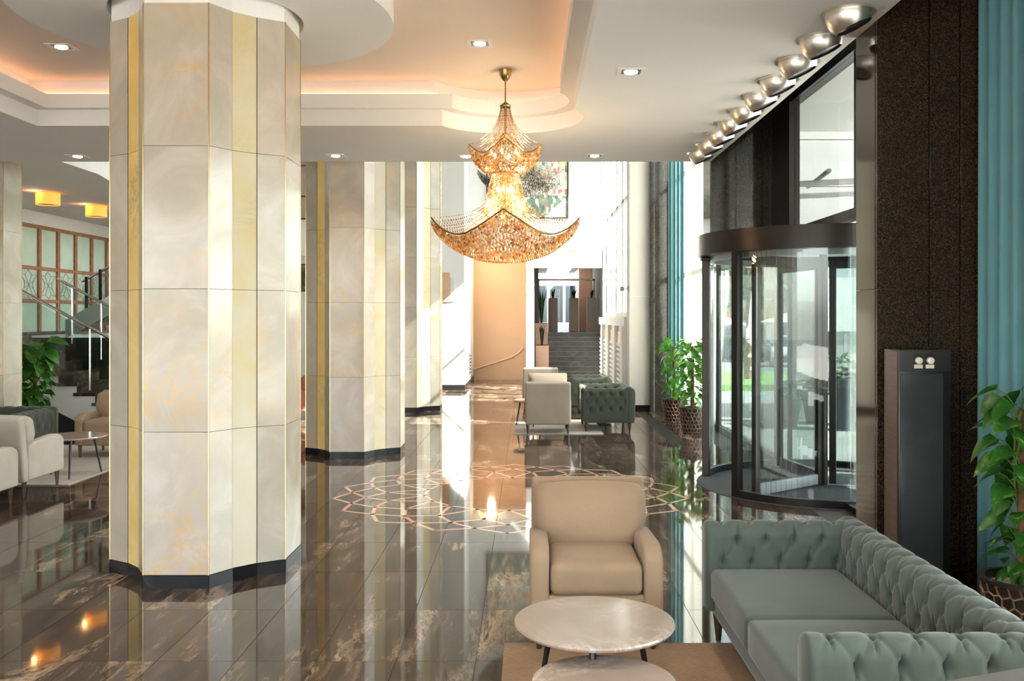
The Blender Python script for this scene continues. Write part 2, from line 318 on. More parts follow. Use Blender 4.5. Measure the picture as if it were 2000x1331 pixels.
MT['pale_wall'] = plain('pale render', (0.20, 0.22, 0.24), 0.8)
MT['planter_grey'] = plain('anthracite planter', (0.09, 0.10, 0.11), 0.6)
MT['headlight'] = plain('headlamp', (0.8, 0.82, 0.85), 0.1, 0.6)
MT['red_light'] = plain('sign red', (0.5, 0.05, 0.04), 0.4)

# ------------------------------------------------------------------ helpers
class MB:
    def __init__(s): s.v = []; s.f = []
    def add(s, vs, fs):
        o = len(s.v); s.v += [tuple(p) for p in vs]; s.f += [tuple(i + o for i in f) for f in fs]; return s
    def box(s, x0, x1, y0, y1, z0, z1):
        return s.add([(x0, y0, z0), (x1, y0, z0), (x1, y1, z0), (x0, y1, z0), (x0, y0, z1), (x1, y0, z1), (x1, y1, z1), (x0, y1, z1)],
                     [(0, 3, 2, 1), (4, 5, 6, 7), (0, 1, 5, 4), (1, 2, 6, 5), (2, 3, 7, 6), (3, 0, 4, 7)])
    def prism(s, poly, z0, z1):                       # poly in xy, counter-clockwise
        n = len(poly)
        return s.add([(x, y, z0) for x, y in poly] + [(x, y, z1) for x, y in poly],
                     [tuple(reversed(range(n))), tuple(range(n, 2 * n))] + [(i, (i + 1) % n, n + (i + 1) % n, n + i) for i in range(n)])
    def prism_x(s, poly, x0, x1):                     # poly in yz
        n = len(poly)
        return s.add([(x0, y, z) for y, z in poly] + [(x1, y, z) for y, z in poly],
                     [tuple(reversed(range(n))), tuple(range(n, 2 * n))] + [(i, (i + 1) % n, n + (i + 1) % n, n + i) for i in range(n)])
    def prism_y(s, poly, y0, y1):                     # poly in xz
        n = len(poly)
        return s.add([(x, y0, z) for x, z in poly] + [(x, y1, z) for x, z in poly],
                     [tuple(range(n)), tuple(reversed(range(n, 2 * n)))] + [((i + 1) % n, i, n + i, n + (i + 1) % n) for i in range(n)])
    def tube(s, pts, r, n=8, cap=True):
        pts = [Vector(p) for p in pts]; m = len(pts); rs = r if isinstance(r, (list, tuple)) else [r] * m
        vs = []; ref = None
        for i, p in enumerate(pts):
            t = (pts[min(i + 1, m - 1)] - pts[max(i - 1, 0)]).normalized()
            if ref is None or abs(ref.dot(t)) > 0.95: ref = Vector((0, 0, 1)) if abs(t.z) < 0.9 else Vector((1, 0, 0))
            a = t.cross(ref).normalized(); b = t.cross(a); ref = -b if False else ref
            for k in range(n):
                an = 2 * PI * k / n; vs.append(p + (a * math.cos(an) + b * math.sin(an)) * rs[i])
        fs = [(i * n + k, i * n + (k + 1) % n, (i + 1) * n + (k + 1) % n, (i + 1) * n + k) for i in range(m - 1) for k in range(n)]
        if cap: fs += [tuple(reversed(range(n))), tuple(range((m - 1) * n, m * n))]
        return s.add(vs, fs)
    def lathe(s, prof, n=24, c=(0, 0, 0), cap=False):   # prof: (radius, z) from bottom to top
        m = len(prof)
        vs = [(c[0] + r * math.cos(2 * PI * k / n), c[1] + r * math.sin(2 * PI * k / n), c[2] + z) for r, z in prof for k in range(n)]
        fs = [(i * n + k, i * n + (k + 1) % n, (i + 1) * n + (k + 1) % n, (i + 1) * n + k) for i in range(m - 1) for k in range(n)]
        if cap: fs += [tuple(reversed(range(n))), tuple(range((m - 1) * n, m * n))]
        return s.add(vs, fs)
    def octa(s, c, rx, ru, rd=None):
        x, y, z = c; rd = ru if rd is None else rd
        return s.add([(x + rx, y, z), (x, y + rx, z), (x - rx, y, z), (x, y - rx, z), (x, y, z + ru), (x, y, z - rd)],
                     [(0, 1, 4), (1, 2, 4), (2, 3, 4), (3, 0, 4), (1, 0, 5), (2, 1, 5), (3, 2, 5), (0, 3, 5)])
    def grid(s, P, nu, nv, closeu=False, closev=False):    # P[i][j]
        vs = [P[i][j] for i in range(nu) for j in range(nv)]
        fs = []
        for i in range(nu if closeu else nu - 1):
            for j in range(nv if closev else nv - 1):
                i2 = (i + 1) % nu; j2 = (j + 1) % nv
                fs.append((i * nv + j, i2 * nv + j, i2 * nv + j2, i * nv + j2))
        return s.add(vs, fs)
    def rbox(s, c, h, r, k=4, puff=(0, 0, 0), m=6):       # rounded, optionally puffed cushion
        def axis(H):
            a = [-H + r * (1 - math.cos(i / k * PI / 2)) for i in range(k)]
            b = [-H + r + (2 * H - 2 * r) * i / m for i in range(m + 1)]
            return a + b + [-x for x in reversed(a)]
        ax = [axis(H) for H in h]; n = [len(a) for a in ax]; idx = {}; vs = []
        def vid(i, j, l):
            if (i, j, l) not in idx:
                p = (ax[0][i], ax[1][j], ax[2][l]); q = [max(-(h[t] - r), min(h[t] - r, p[t])) for t in range(3)]
                d = Vector([p[t] - q[t] for t in range(3)])
                d = d.normalized() * r if d.length > 1e-9 else d
                u = [q[t] + d[t] for t in range(3)]
                e = [u[t] / h[t] for t in range(3)]
                o = [u[t] + puff[t] * e[t] * max(0, 1 - e[(t + 1) % 3] ** 2) * max(0, 1 - e[(t + 2) % 3] ** 2) for t in range(3)]
                idx[(i, j, l)] = len(vs); vs.append((c[0] + o[0], c[1] + o[1], c[2] + o[2]))
            return idx[(i, j, l)]
        fs = []
        for l, fl in ((0, 1), (n[2] - 1, 0)):
            for i in range(n[0] - 1):
                for j in range(n[1] - 1):
                    q = (vid(i, j, l), vid(i + 1, j, l), vid(i + 1, j + 1, l), vid(i, j + 1, l)); fs.append(tuple(reversed(q)) if fl else q)
        for j, fl in ((0, 0), (n[1] - 1, 1)):
            for i in range(n[0] - 1):
                for l in range(n[2] - 1):
                    q = (vid(i, j, l), vid(i + 1, j, l), vid(i + 1, j, l + 1), vid(i, j, l + 1)); fs.append(tuple(reversed(q)) if fl else q)
        for i, fl in ((0, 1), (n[0] - 1, 0)):
            for j in range(n[1] - 1):
                for l in range(n[2] - 1):
                    q = (vid(i, j, l), vid(i, j + 1, l), vid(i, j + 1, l + 1), vid(i, j, l + 1)); fs.append(tuple(reversed(q)) if fl else q)
        return s.add(vs, fs)
    def mesh(s, name, mat, smooth=False, bevel=0.0, segs=2, angle=None):
        me = bpy.data.meshes.new(name); me.from_pydata(s.v, [], s.f); me.validate()
        if bevel:
            bm = bmesh.new(); bm.from_mesh(me)
            es = [e for e in bm.edges if len(e.link_faces) == 2 and e.calc_face_angle(0) > 0.5]
            bmesh.ops.bevel(bm, geom=es, offset=bevel, segments=segs, affect='EDGES', profile=0.5, clamp_overlap=True)
            bm.to_mesh(me); bm.free()
        me.materials.append(MT[mat] if isinstance(mat, str) else mat)
        if smooth or bevel:
            for p in me.polygons: p.use_smooth = True
            if angle is None: angle = 0.7
            try: me.set_sharp_from_angle(angle=angle)
            except Exception: pass
        return me
    def build(s, name, mat, parent=None, **kw):
        return put(name, s.mesh(name, mat, **kw), parent)
def put(name, me, parent=None, loc=None, rot=None):
    o = bpy.data.objects.new(name, me); COL.objects.link(o); o.parent = parent
    if loc is not None: o.location = loc
    if rot is not None: o.rotation_euler = rot
    return o
def tag(o, label=None, cat=None, group=None, kind=None):
    if label: o['label'] = label
    if cat: o['category'] = cat
    if group: o['group'] = group
    if kind: o['kind'] = kind
    return o
def thing(name, label, cat, loc=(0, 0, 0), rz=0.0, group=None):
    o = bpy.data.objects.new(name, None); o.empty_display_size = 0.1; COL.objects.link(o)
    o.location = loc; o.rotation_euler = (0, 0, rz); return tag(o, label, cat, group)
def struct(name, mb, mat, **kw):
    o = mb.build(name, mat, **kw); o['kind'] = 'structure'; return o
def copy_tree(o, parent=None):
    c = o.copy(); COL.objects.link(c)
    if parent is not None: c.parent = parent
    for ch in o.children: copy_tree(ch, c)
    return c
def dup(root, loc, rz, label, group=None):
    c = copy_tree(root); c.location = loc; c.rotation_euler = (0, 0, rz); c['label'] = label
    if group: c['group'] = group
    return c
def slab(name, outer, holes, z0, z1, mat, parent=None):
    cu = bpy.data.curves.new(name, 'CURVE'); cu.dimensions = '2D'; cu.fill_mode = 'BOTH'; cu.extrude = (z1 - z0) / 2
    for ring in [outer] + holes:
        sp = cu.splines.new('POLY'); sp.points.add(len(ring) - 1); sp.use_cyclic_u = True
        for p, (x, y) in zip(sp.points, ring): p.co = (x, y, 0, 1)
    t = bpy.data.objects.new('tmp', cu); COL.objects.link(t)
    dg = bpy.context.evaluated_depsgraph_get(); dg.update()
    me = bpy.data.meshes.new_from_object(t.evaluated_get(dg)); bpy.data.objects.remove(t); bpy.data.curves.remove(cu)
    me.transform(Matrix.Translation((0, 0, (z0 + z1) / 2))); me.materials.clear(); me.materials.append(MT[mat])
    for p in me.polygons: p.use_smooth = False
    return put(name, me, parent)
def circ(cx, cy, r, a0=0.0, a1=2 * PI, n=48, end=False):
    m = n + 1 if end else n
    return [(cx + r * math.cos(a0 + (a1 - a0) * i / n), cy + r * math.sin(a0 + (a1 - a0) * i / n)) for i in range(m)]
def light(name, kind, loc, energy, col, parent=None, size=0.1, rot=None, spot=None, blend=0.6):
    ld = bpy.data.lights.new(name, kind); ld.energy = energy; ld.color = col
    if kind == 'AREA': ld.shape = 'DISK'; ld.size = size
    else: ld.shadow_soft_size = size
    if kind == 'SPOT': ld.spot_size = spot or 2.0; ld.spot_blend = blend
    o = bpy.data.objects.new(name, ld); COL.objects.link(o); o.location = loc; o.parent = parent
    if rot: o.rotation_euler = rot
    return o

# ------------------------------------------------------------------ floor
fl = struct('floor', MB().box(-10, 3.0, -6, 28.6, -0.15, -0.003), 'grout')
TX, TY, TX0, TY0 = 0.4175, 0.845, -0.27, 4.82
tile_me = MB().box(-TX / 2 + 0.0018, TX / 2 - 0.0018, -TY / 2 + 0.0018, TY / 2 - 0.0018, -0.003, 0.0).mesh('tile', 'floor')
tiles = []
i = int((-10 - TX0) / TX)
while TX0 + TX * (i + 1) < 3.0 + 1e-6:
    j = int((-6 - TY0) / TY)
    while TY0 + TY * (j + 1) < 28.6:
        cx, cy = TX0 + TX * (i + .5), TY0 + TY * (j + .5)
        px = 1030 + 1800 * cx / cy if cy > 0.5 else -9999; py = 620 + 3240 / cy if cy > 0.5 else 9999
        inside = -60 < px < 2060 and py < 1390
        hidden = (abs(cx + 2.33) < 0.5 and abs(cy - 6.73) < 0.5) or (0.95 < cx < 1.9 and 3.2 < cy < 5.2) or (px > 1700 and py > 900 and cx > 1.9) or (px < 240 and py < 930) or cx > 2.9
        tiles.append(((1.0 / (cy * cy * cy) if inside and not hidden else 0.0), cx, cy)); j += 1
    i += 1
tiles.sort(key=lambda t: -t[0])
for k, (a, cx, cy) in enumerate(tiles[:295]):
    put('floor_tile', tile_me, fl, (cx, cy, 0))
mb = MB()
for a, cx, cy in tiles[295:]:
    mb.box(cx - TX / 2 + 0.0018, cx + TX / 2 - 0.0018, cy - TY / 2 + 0.0018, cy + TY / 2 - 0.0018, -0.003, 0.0)
o = mb.build('far_floor_tiles', 'floor', fl); o['kind'] = 'stuff'
# star medallion of pink stone let into the tiles
mb = MB(); mc = (-0.167, 9.46); wv = 0.019
lay = [(1.79, 10), (1.63, 0), (1.47, 10), (1.27, 0), (0.88, 10)]
def pol(r, d): return Vector((mc[0] + r * math.cos(math.radians(d)), mc[1] + r * math.sin(math.radians(d))))
def strip(mb, a, b, wd):
    d = (b - a).normalized(); n = Vector((-d.y, d.x)) * wd; a = a - d * wd * .6; b = b + d * wd * .6
    mb.add([(a.x - n.x, a.y - n.y, .0006), (b.x - n.x, b.y - n.y, .0006), (b.x + n.x, b.y + n.y, .0006), (a.x + n.x, a.y + n.y, .0006)], [(0, 1, 2, 3)])
for k in range(18):
    for q in range(4):
        r0, o0 = lay[q]; r1, o1 = lay[q + 1]
        a = pol(r0, o0 + 20 * k)
        for sgn in (-10, 10): strip(mb, a, pol(r1, o0 + 20 * k + sgn), wv)
    strip(mb, pol(0.88, 10 + 20 * k), pol(0.88, 30 + 20 * k), wv * .9)
mb.build('medallion_inlay', 'inlay', fl)

# ------------------------------------------------------------------ ceiling
ZS, Z2, Z3, ZC = 3.70, 3.86, 4.00, 4.16
def cove(ins, y0):
    R = 0.73 - ins; cx, cy = -0.2, 8.8; xr = 0.43 - ins; yt = 9.14 - ins * 0.6; xl = -4.86 + ins
    a0 = -math.acos(max(-1, min(1, (xr - cx) / R))); a1 = PI - math.asin((yt - cy) / R)
    return [(xr, y0)] + circ(cx, cy, R, a0, a1, 40, True) + [(xl, yt), (xl, y0)]
A = cove(0.0, 1.8); B = cove(0.13, 1.93)
Cc = cove(-0.10, 1.7)
cl = slab('ceiling', [(-10, -6), (2.236, -6), (2.236, 11.25), (-10, 11.25)], [A], ZS, Z2, 'ceiling'); cl['kind'] = 'structure'
slab('cove_step', [(-10, -6), (2.236, -6), (2.236, 11.25), (-10, 11.25)], [B], Z2 + .001, Z3, 'ceiling', cl)
slab('cove_wall', [(-10, -6), (2.236, -6), (2.236, 11.25), (-10, 11.25)], [Cc], Z3 + .001, ZC, 'ceiling', cl)
MB().box(-10, 2.236, -6, 11.25, ZC + .001, ZC + 0.3).build('cove_ceiling', 'ceiling_cove_lit', cl)
slab('column_disc', circ(-2.33, 6.73, 1.34, n=72), [circ(-2.33, 6.73, 0.68, n=48)], 3.98, ZC, 'ceiling', cl)
Lp = cove(-0.05, 1.75)
mb = MB(); mb.tube([(x, y, Z3 + 0.016) for x, y in Lp], 0.013, 6); mb.build('cove_light_strip', 'cove_glow', cl)
MB().box(2.14, 2.236, -6, 11.25, ZC, 4.6).build('soffit_face', 'ceiling', cl)
MB().box(2.236, 3.2, -6, 11.8, 4.42, 4.6).build('pocket_ceiling', 'black_paint', cl)
MB().box(-10, 2.236, 11.1, 11.25, ZC, 7.0).build('bulkhead', 'white', cl)
MB().box(-10, 3.3, 11.1, 29, 7.0, 7.2).build('hall_ceiling', 'white', cl)

# ------------------------------------------------------------------ walls
struct('wall_left', MB().box(-10.2, -10, -6, 17.2, 0, 4.2), 'white')
struct('wall_landing', MB().box(-9.8, -9.6, 13.0, 22.8, 0, 7.0), 'white')
struct('wall_stair_front', MB().box(-10.2, -9.6, 11.25, 13.0, 0, 7.0), 'white')
wb = struct('wall_back', MB().box(-10.2, 3.2, -6.2, -6.0, 3.8, 4.5).box(-10.2, 3.2, -6.2, -6.0, 0, 0.2).box(-10.2, -9.9, -6.2, -6, 0.2, 3.8).box(2.9, 3.2, -6.2, -6, 0.2, 3.8), 'white')
for x in np.linspace(-9.9, 2.9, 9): MB().box(x - .04, x + .04, -6.14, -6.04, 0.2, 3.8).build('mullion', 'black_metal', wb)
struct('wall_far_left', MB().box(-9.8, -2.2, 22.66, 22.86, 0, 7.0), 'white')
struct('wall_far_pier', MB().box(-2.2, -1.55, 22.66, 26.7, 0, 7.0), 'white')
struct('baseboard_far_pier', MB().box(-2.21, -1.54, 22.645, 22.66, 0, 0.14).box(-1.55, -1.535, 22.66, 26.5, 0, 0.14), 'base_marble')
struct('baseboard_far_left', MB().box(-9.6, -2.21, 22.645, 22.66, 0, 0.14), 'base_marble')
we = struct('wall_end', MB().box(-1.55, 1.95, 24.3, 24.5, 3.62, 7.0).box(-0.03, 0.18, 24.3, 24.5, 0, 3.62).box(0.18, 1.95, 24.3, 24.5, 3.1, 3.62), 'white')
MB().box(-0.03, 1.95, 24.12, 24.3, 3.1, 3.55).box(-0.03, 1.95, 24.05, 24.3, 3.55, 3.95).build('header_beam', 'white', we)
struct('wall_peach', MB().box(-1.9, 0.0, 26.56, 26.7, 0, 7.0), 'peach')
struct('wall_partition', MB().box(-0.03, 0.18, 24.5, 28.4, 0, 3.7), 'white')
struct('ceiling_stairwell', MB().box(-1.9, 2.6, 24.5, 40, 3.7, 3.8), 'white')
wr = struct('wall_far_right', MB().box(1.95, 2.15, 18.1, 24.5, 0, 1.62).box(1.95, 2.15, 18.1, 24.5, 6.7, 7.0).box(1.90, 2.2, 18.1, 24.5, 1.62, 1.8), 'white')
for (y0, y1) in ((18.1, 18.45), (19.7, 20.1), (21.35, 21.75), (23.0, 23.4)): MB().box(1.86, 1.95, y0, y1, 0, 1.62).build('pilaster', 'white', wr)
for (y0, y1) in ((18.45, 19.7), (20.1, 21.35), (21.75, 23.0), (23.4, 24.3)):
    MB().box(1.925, 1.95, y0, y1, 1.26, 1.5).build('wood_panel', 'pinkwood', wr)
    for z in np.arange(0.15, 1.22, 0.105): MB().box(1.905, 1.95, y0, y1, z, z + 0.06).build('louvre_slat', 'white', wr)
wf = struct('window_1', MB().box(2.0, 2.06, 18.1, 24.5, 1.8, 1.9).box(2.0, 2.06, 18.1, 24.5, 6.6, 6.7), 'white')
for y in (18.13, 19.35, 20.57, 21.8, 23.05, 24.4): MB().box(2.0, 2.07, y - .14, y + .14, 1.9, 6.6).build('mullion', 'white', wf)
for a, b in zip((18.27, 19.49, 20.71, 21.94, 23.19), (19.21, 20.43, 21.66, 22.91, 24.26)):
    for z0, z1 in ((1.9, 4.2), (4.26, 6.6)): MB().box(2.03, 2.035, a, b, z0, z1).build('pane', 'glass_win', wf)
MB().box(2.0, 2.06, 18.1, 24.5, 4.2, 4.26).build('transom', 'white', wf)
gp = struct('wall_grey_pier', MB().box(1.95, 2.32, 17.6, 18.1, 0.12, 7.0), 'grey_wall')
MB().box(1.955, 2.315, 17.605, 18.095, 0, 0.12).build('base', 'base_marble', gp)
MB().box(1.948, 2.322, 17.597, 17.6, 2.19, 2.2).build('joint', 'white', gp)
struct('wall_bay_end', MB().box(2.32, 3.2, 17.95, 18.1, 0, 7.0), 'white')
struct('wall_facade_top', MB().box(3.0, 3.2, -6, 11.8, 4.3, 4.7).box(3.0, 3.2, 11.7, 18.1, 6.55, 7.1).box(2.9, 3.2, 11.1, 11.75, 4.4, 7.1), 'stone')
# granite piers, each of slabs with seams
def pier(name, x0, x1, y0, y1, z1, seams, mat, z0=0.0):
    p = struct(name, MB().box(x0 + .02, x1, y0 + .02, y1 - .02, z0, z1), 'black_paint')
    xs = [x0] + seams + [x1]
    zs = [0.0, 1.98, 3.9, z1] if z1 > 4.3 else [0, 2.2, z1]
    if z0: zs = [z0, z1]
    for a, b in zip(xs[:-1], xs[1:]):
        for c, d in zip(zs[:-1], zs[1:]):
            MB().box(a + .003, b - .003, y0, y0 + .025, c + .0015, d - .0015).build('granite_slab', mat, p, bevel=0.002, segs=1)
    for c, d in zip(zs[:-1], zs[1:]):
        MB().box(x0, x0 + .025, y0 + .027, y1, c + .0015, d - .0015).build('granite_slab', mat, p, bevel=0.002, segs=1)
    return p
pier('wall_pier_near', 2.236, 3.15, 5.9, 6.27, 4.42, [2.573, 2.77], 'granite')
pier('wall_pier_entrance', 2.236, 3.15, 11.25, 11.73, 4.42, [2.545], 'granite_dark', 2.69)
pier('wall_pier_far', 2.32, 2.70, 17.42, 17.93, 7.0, [], 'granite_dark')
# near window bay and bay beside the plants
def glazing(name, x, y0, y1, z0, z1, ys, zs, fm, gm, t=0.05):
    wdw = struct(name, MB().box(x - .04, x + .04, y0, y1, z0, z0 + .08).box(x - .04, x + .04, y0, y1, z1 - .08, z1), fm)
    for y in ys: MB().box(x - .04, x + .04, y - t / 2, y + t / 2, z0 + .08, z1 - .08).build('mullion', fm, wdw)
    for z in zs: MB().box(x - .035, x + .035, y0, y1, z - t / 2, z + t / 2).build('transom', fm, wdw)
    zz = [z0 + .08] + [z for z in zs] + [z1 - .08]
    for a, b in zip(ys[:-1], ys[1:]):
        for c, d in zip(zz[:-1], zz[1:]):
            MB().box(x - .004, x + .004, a + t / 2, b - t / 2, c + (t / 2 if c > z0 + .09 else 0), d - (t / 2 if d < z1 - .09 else 0)).build('pane', gm, wdw)
    return wdw
glazing('window_2', 3.06, -6, 5.9, 0.0, 4.3, list(np.linspace(-6, 5.85, 8)), [1.0, 3.0], 'black_metal', 'glass_win')
glazing('window_3', 3.06, 11.2, 17.95, 0.0, 6.55, [11.25, 13.3, 14.75, 16.3, 17.9], [2.7, 4.6], 'black_metal', 'glass_win')
dk = struct('window_4', MB().box(2.98, 3.08, 6.27, 11.25, 2.70, 2.80).box(2.98, 3.08, 6.27, 11.25, 4.24, 4.42), 'black_metal')
MB().box(2.96, 3.08, 10.42, 10.80, 2.80, 4.24).build('mullion', 'black_metal', dk)
MB().box(2.98, 3.06, 10.83, 11.25, 2.80, 4.24).build('mullion', 'black_metal', dk)
MB().box(3.0, 3.03, 10.80, 10.83, 2.80, 4.24).build('bright_seam', 'chrome', dk)
MB().box(2.98, 3.08, 6.27, 6.37, 0, 4.24).build('mullion', 'black_metal', dk)
for a, b in ((6.37, 8.4), (8.44, 10.42)): MB().box(3.02, 3.028, a, b, 2.80, 4.24).build('pane', 'glass', dk)
MB().box(2.99, 3.07, 8.4, 8.44, 2.80, 4.24).build('mullion', 'black_metal', dk)
MB().box(3.02, 3.028, 6.37, 8.62, 0.06, 2.70).build('side_pane', 'glass_win', dk)
MB().box(2.98, 3.08, 6.37, 8.60, 0, 0.06).build('sill', 'black_metal', dk)

# ------------------------------------------------------------------ marble columns
P4 = [(.2175, -.62), (.32, -.45), (.45, -.32), (.62, -.2175)]
prof = []
for q in range(4):
    c, s_ = math.cos(q * PI / 2), math.sin(q * PI / 2)
    for x, y in P4: prof.append((x * c - y * s_, x * s_ + y * c))
col_cache = {}
def column(loc, ntier, label, collar=False, zt=None):
    t = thing('marble_column', label, 'column', loc, 0.0, 'fluted onyx columns')
    H0, TH = 0.088, 0.95
    n = len(prof)
    inner = [(x * .95, y * .95) for x, y in prof]
    top = zt or (H0 + TH * ntier)
    MB().prism(inner, 0, top).build('core', 'grout', t)
    for i in range(n):
        a, b = Vector(prof[i]), Vector(prof[(i + 1) % n]); d = (b - a); ln = d.length; d.normalize(); nn = Vector((d.y, -d.x))
        typ = i % 4          # 0 side, 1 gold, 2 side, 3 flat face
        key = ('p', i)
        if key not in col_cache:
            g = .0015; a2, b2 = a + d * g, b - d * g; ai, bi = a2 - nn * .024 + d * .012, b2 - nn * .024 - d * .012
            if typ == 1: a2, b2 = a2 - nn * .004, b2 - nn * .004
            col_cache[key] = MB().prism([(a2.x, a2.y), (b2.x, b2.y), (bi.x, bi.y), (ai.x, ai.y)], g, TH - g).mesh('panel', ('onyx_deep' if i == 13 else 'onyx_gold') if typ == 1 else 'onyx')
            o2 = nn * .004; a3, b3 = a + o2, b + o2
            col_cache[('b', i)] = MB().prism([(a3.x, a3.y), (b3.x, b3.y), (bi.x, bi.y), (ai.x, ai.y)], 0, H0 - .002).mesh('base_block', 'base_marble')
        for k in range(ntier): put('panel', col_cache[key], t, (0, 0, H0 + TH * k))
        put('base_block', col_cache[('b', i)], t)
        if typ in (0, 3):
            p = a
            MB().box(p.x - .0032, p.x + .0032, p.y - .0032, p.y + .0032, H0, top).build('gold_trim', 'brass', t)
    if collar: MB().prism([(x * .985, y * .985) for x, y in prof], top, 4.15).build('collar', 'ceiling', t)
    return t
column((-2.33, 6.73, 0), 4, 'large cream onyx column in the foreground with golden strips, under the round ceiling disc', True)
column((-2.29, 12.32, 0), 7, 'second onyx column in the row, tan stone with golden strips, behind the foreground one')
column((-2.31, 18.05, 0), 7, 'most distant onyx column, grey green, right of the second column')
column((-7.50, 12.32, 0), 7, 'pale marble column cut by the left edge of the picture')

# ------------------------------------------------------------------ revolving door
DX, DY, DR = 3.18, 9.90, 1.27
rd = thing('revolving_door', 'black framed glass revolving door with a curved canopy', 'door', (DX, DY, 0))
def ringseg(r0, r1, a0, a1, z0, z1, n=24):
    o = [(r1 * math.cos(math.radians(a0 + (a1 - a0) * i / n)), r1 * math.sin(math.radians(a0 + (a1 - a0) * i / n))) for i in range(n + 1)]
    i_ = [(r0 * math.cos(math.radians(a0 + (a1 - a0) * i / n)), r0 * math.sin(math.radians(a0 + (a1 - a0) * i / n))) for i in range(n + 1)]
    mb = MB()
    for k in range(n): mb.prism([i_[k], o[k], o[k + 1], i_[k + 1]], z0, z1)
    return mb
def fullring(r0, r1, z0, z1, n=72): return MB().lathe([(r0, z0), (r1, z0), (r1, z1), (r0, z1), (r0, z0)], n)
fullring(1.18, 1.33, 2.46, 2.68).build('canopy_fascia', 'black_metal', rd, smooth=True)
MB().lathe([(0.02, 2.52), (1.18, 2.52)], 48).build('canopy_soffit', 'white', rd)
MB().lathe([(0.02, 2.66), (1.20, 2.66)], 48).build('canopy_top', 'black_metal', rd)
fullring(1.15, 1.19, 2.40, 2.47).build('head_track', 'grey_metal', rd, smooth=True)
MB().lathe([(0, 0.004), (1.34, 0.004), (1.34, 0.0), (0, 0.0)], 64).build('floor_mat', 'mat', rd)
def pt(a, r=DR): return (r * math.cos(math.radians(a)), r * math.sin(math.radians(a)))
for a in (211.8, 155.7, 328, 28, 270, 90):
    x, y = pt(a); c, s_ = math.cos(math.radians(a)), math.sin(math.radians(a)); hw = .042 if a not in (270, 90) else .02
    ps = [(x + dx * c - dy * s_, y + dx * s_ + dy * c) for dx, dy in ((-.04, -hw), (.04, -hw), (.04, hw), (-.04, hw))]
    MB().prism(ps, 0, 2.46).build('drum_post', 'black_metal', rd, bevel=.004, segs=1)
for a0, a1 in ((213.7, 269), (271, 326), (30, 89), (91, 153.8)):
    ringseg(DR - .006, DR + .006, a0, a1, 0.075, 2.46).build('curved_pane', 'glass', rd, smooth=True)
for a0, a1 in ((213, 327), (29, 154.5)):
    ringseg(DR - .035, DR + .035, a0, a1, 0, 0.075).build('kerb', 'black_metal', rd, smooth=True)
MB().lathe([(.045, 0), (.045, 2.5)], 16).build('centre_shaft', 'black_metal', rd, smooth=True)
for a in (218, 98, 338):
    lf = MB()
    ca, sa = math.cos(math.radians(a)), math.sin(math.radians(a))
    def rot(x, y): return (x * ca - y * sa, x * sa + y * ca)
    def bar(x0, x1, z0, z1, hw=.024, mat='grey_metal', nm='leaf_frame', par=None):
        return MB().prism([rot(x0, -hw), rot(x1, -hw), rot(x1, hw), rot(x0, hw)], z0, z1).build(nm, mat, par or rd, bevel=.003, segs=1)
    fr = bar(.06, .13, .02, 2.42, mat='black_metal', nm='door_leaf')
    bar(1.10, 1.18, .02, 2.42, mat='black_metal', nm='stile', par=fr)
    bar(.13, 1.10, .02, .13, nm='bottom_rail', par=fr); bar(.13, 1.10, 2.32, 2.42, mat='black_metal', nm='top_rail', par=fr)
    bar(.13, 1.10, .13, 2.32, .005, 'glass', 'pane', fr)
MB().lathe([(.035, 2.515), (.035, 2.505), (0, 2.505)], 16, (-.6, -.75, 0)).build('canopy_spotlight', 'lamp_disc', rd)
MB().rbox((-1.22, .26, 2.44), (.05, .05, .02), .01).build('motion_sensor', 'black_paint', rd)

# ------------------------------------------------------------------ steel bowl lamps
def bowl_mesh():
    bm = bmesh.new(); prof_ = [(.152, 0), (.152, -.010), (.140, -.012)] + [(.140 * math.cos(a) ** .8, -.012 - .135 * math.sin(a)) for a in np.linspace(.05, 1.25, 12)]
    n = 36; rows = [[bm.verts.new((r * math.cos(2 * PI * k / n), r * math.sin(2 * PI * k / n), z)) for k in range(n)] for r, z in prof_]
    for i in range(len(rows) - 1):
        for k in range(n): bm.faces.new((rows[i + 1][k], rows[i + 1][(k + 1) % n], rows[i][(k + 1) % n], rows[i][k]))
    no = Vector((.42, -.05, -1)).normalized()
    r = bmesh.ops.bisect_plane(bm, geom=bm.verts[:] + bm.edges[:] + bm.faces[:], plane_co=(0, 0, -.108), plane_no=no, clear_outer=True)
    bmesh.ops.recalc_face_normals(bm, faces=bm.faces[:])
    me = bpy.data.meshes.new('bowl'); bm.to_mesh(me); bm.free(); me.materials.append(MT['steel'])
    for p in me.polygons: p.use_smooth = True
    me.set_sharp_from_angle(angle=.6)
    hole = [v.co.copy() for v in me.vertices if abs((v.co - Vector((0, 0, -.108))).dot(no)) < 1e-4]
    c = sum(hole, Vector()) / len(hole); ax = Vector((1, 0, .42)).normalized(); ay = no.cross(ax)
    hole.sort(key=lambda p: math.atan2((p - c).dot(ay), (p - c).dot(ax)))
    lens = MB().add([p - no * .012 for p in hole], [tuple(range(len(hole)))]).mesh('lens', 'kiosk_glass')
    flange = MB().lathe([(.135, -.012), (.165, -.012), (.165, 0), (.135, 0)], 36).mesh('flange', 'steel', smooth=True)
    return me, lens, flange
bowl_me, lens_me, flange_me = bowl_mesh()
ords = ['nearest to the camera', 'second from the camera', 'third from the camera', 'fourth from the camera', 'fifth from the camera', 'fifth from the far end', 'fourth from the far end', 'third from the far end', 'second from the far end', 'farthest from the camera']
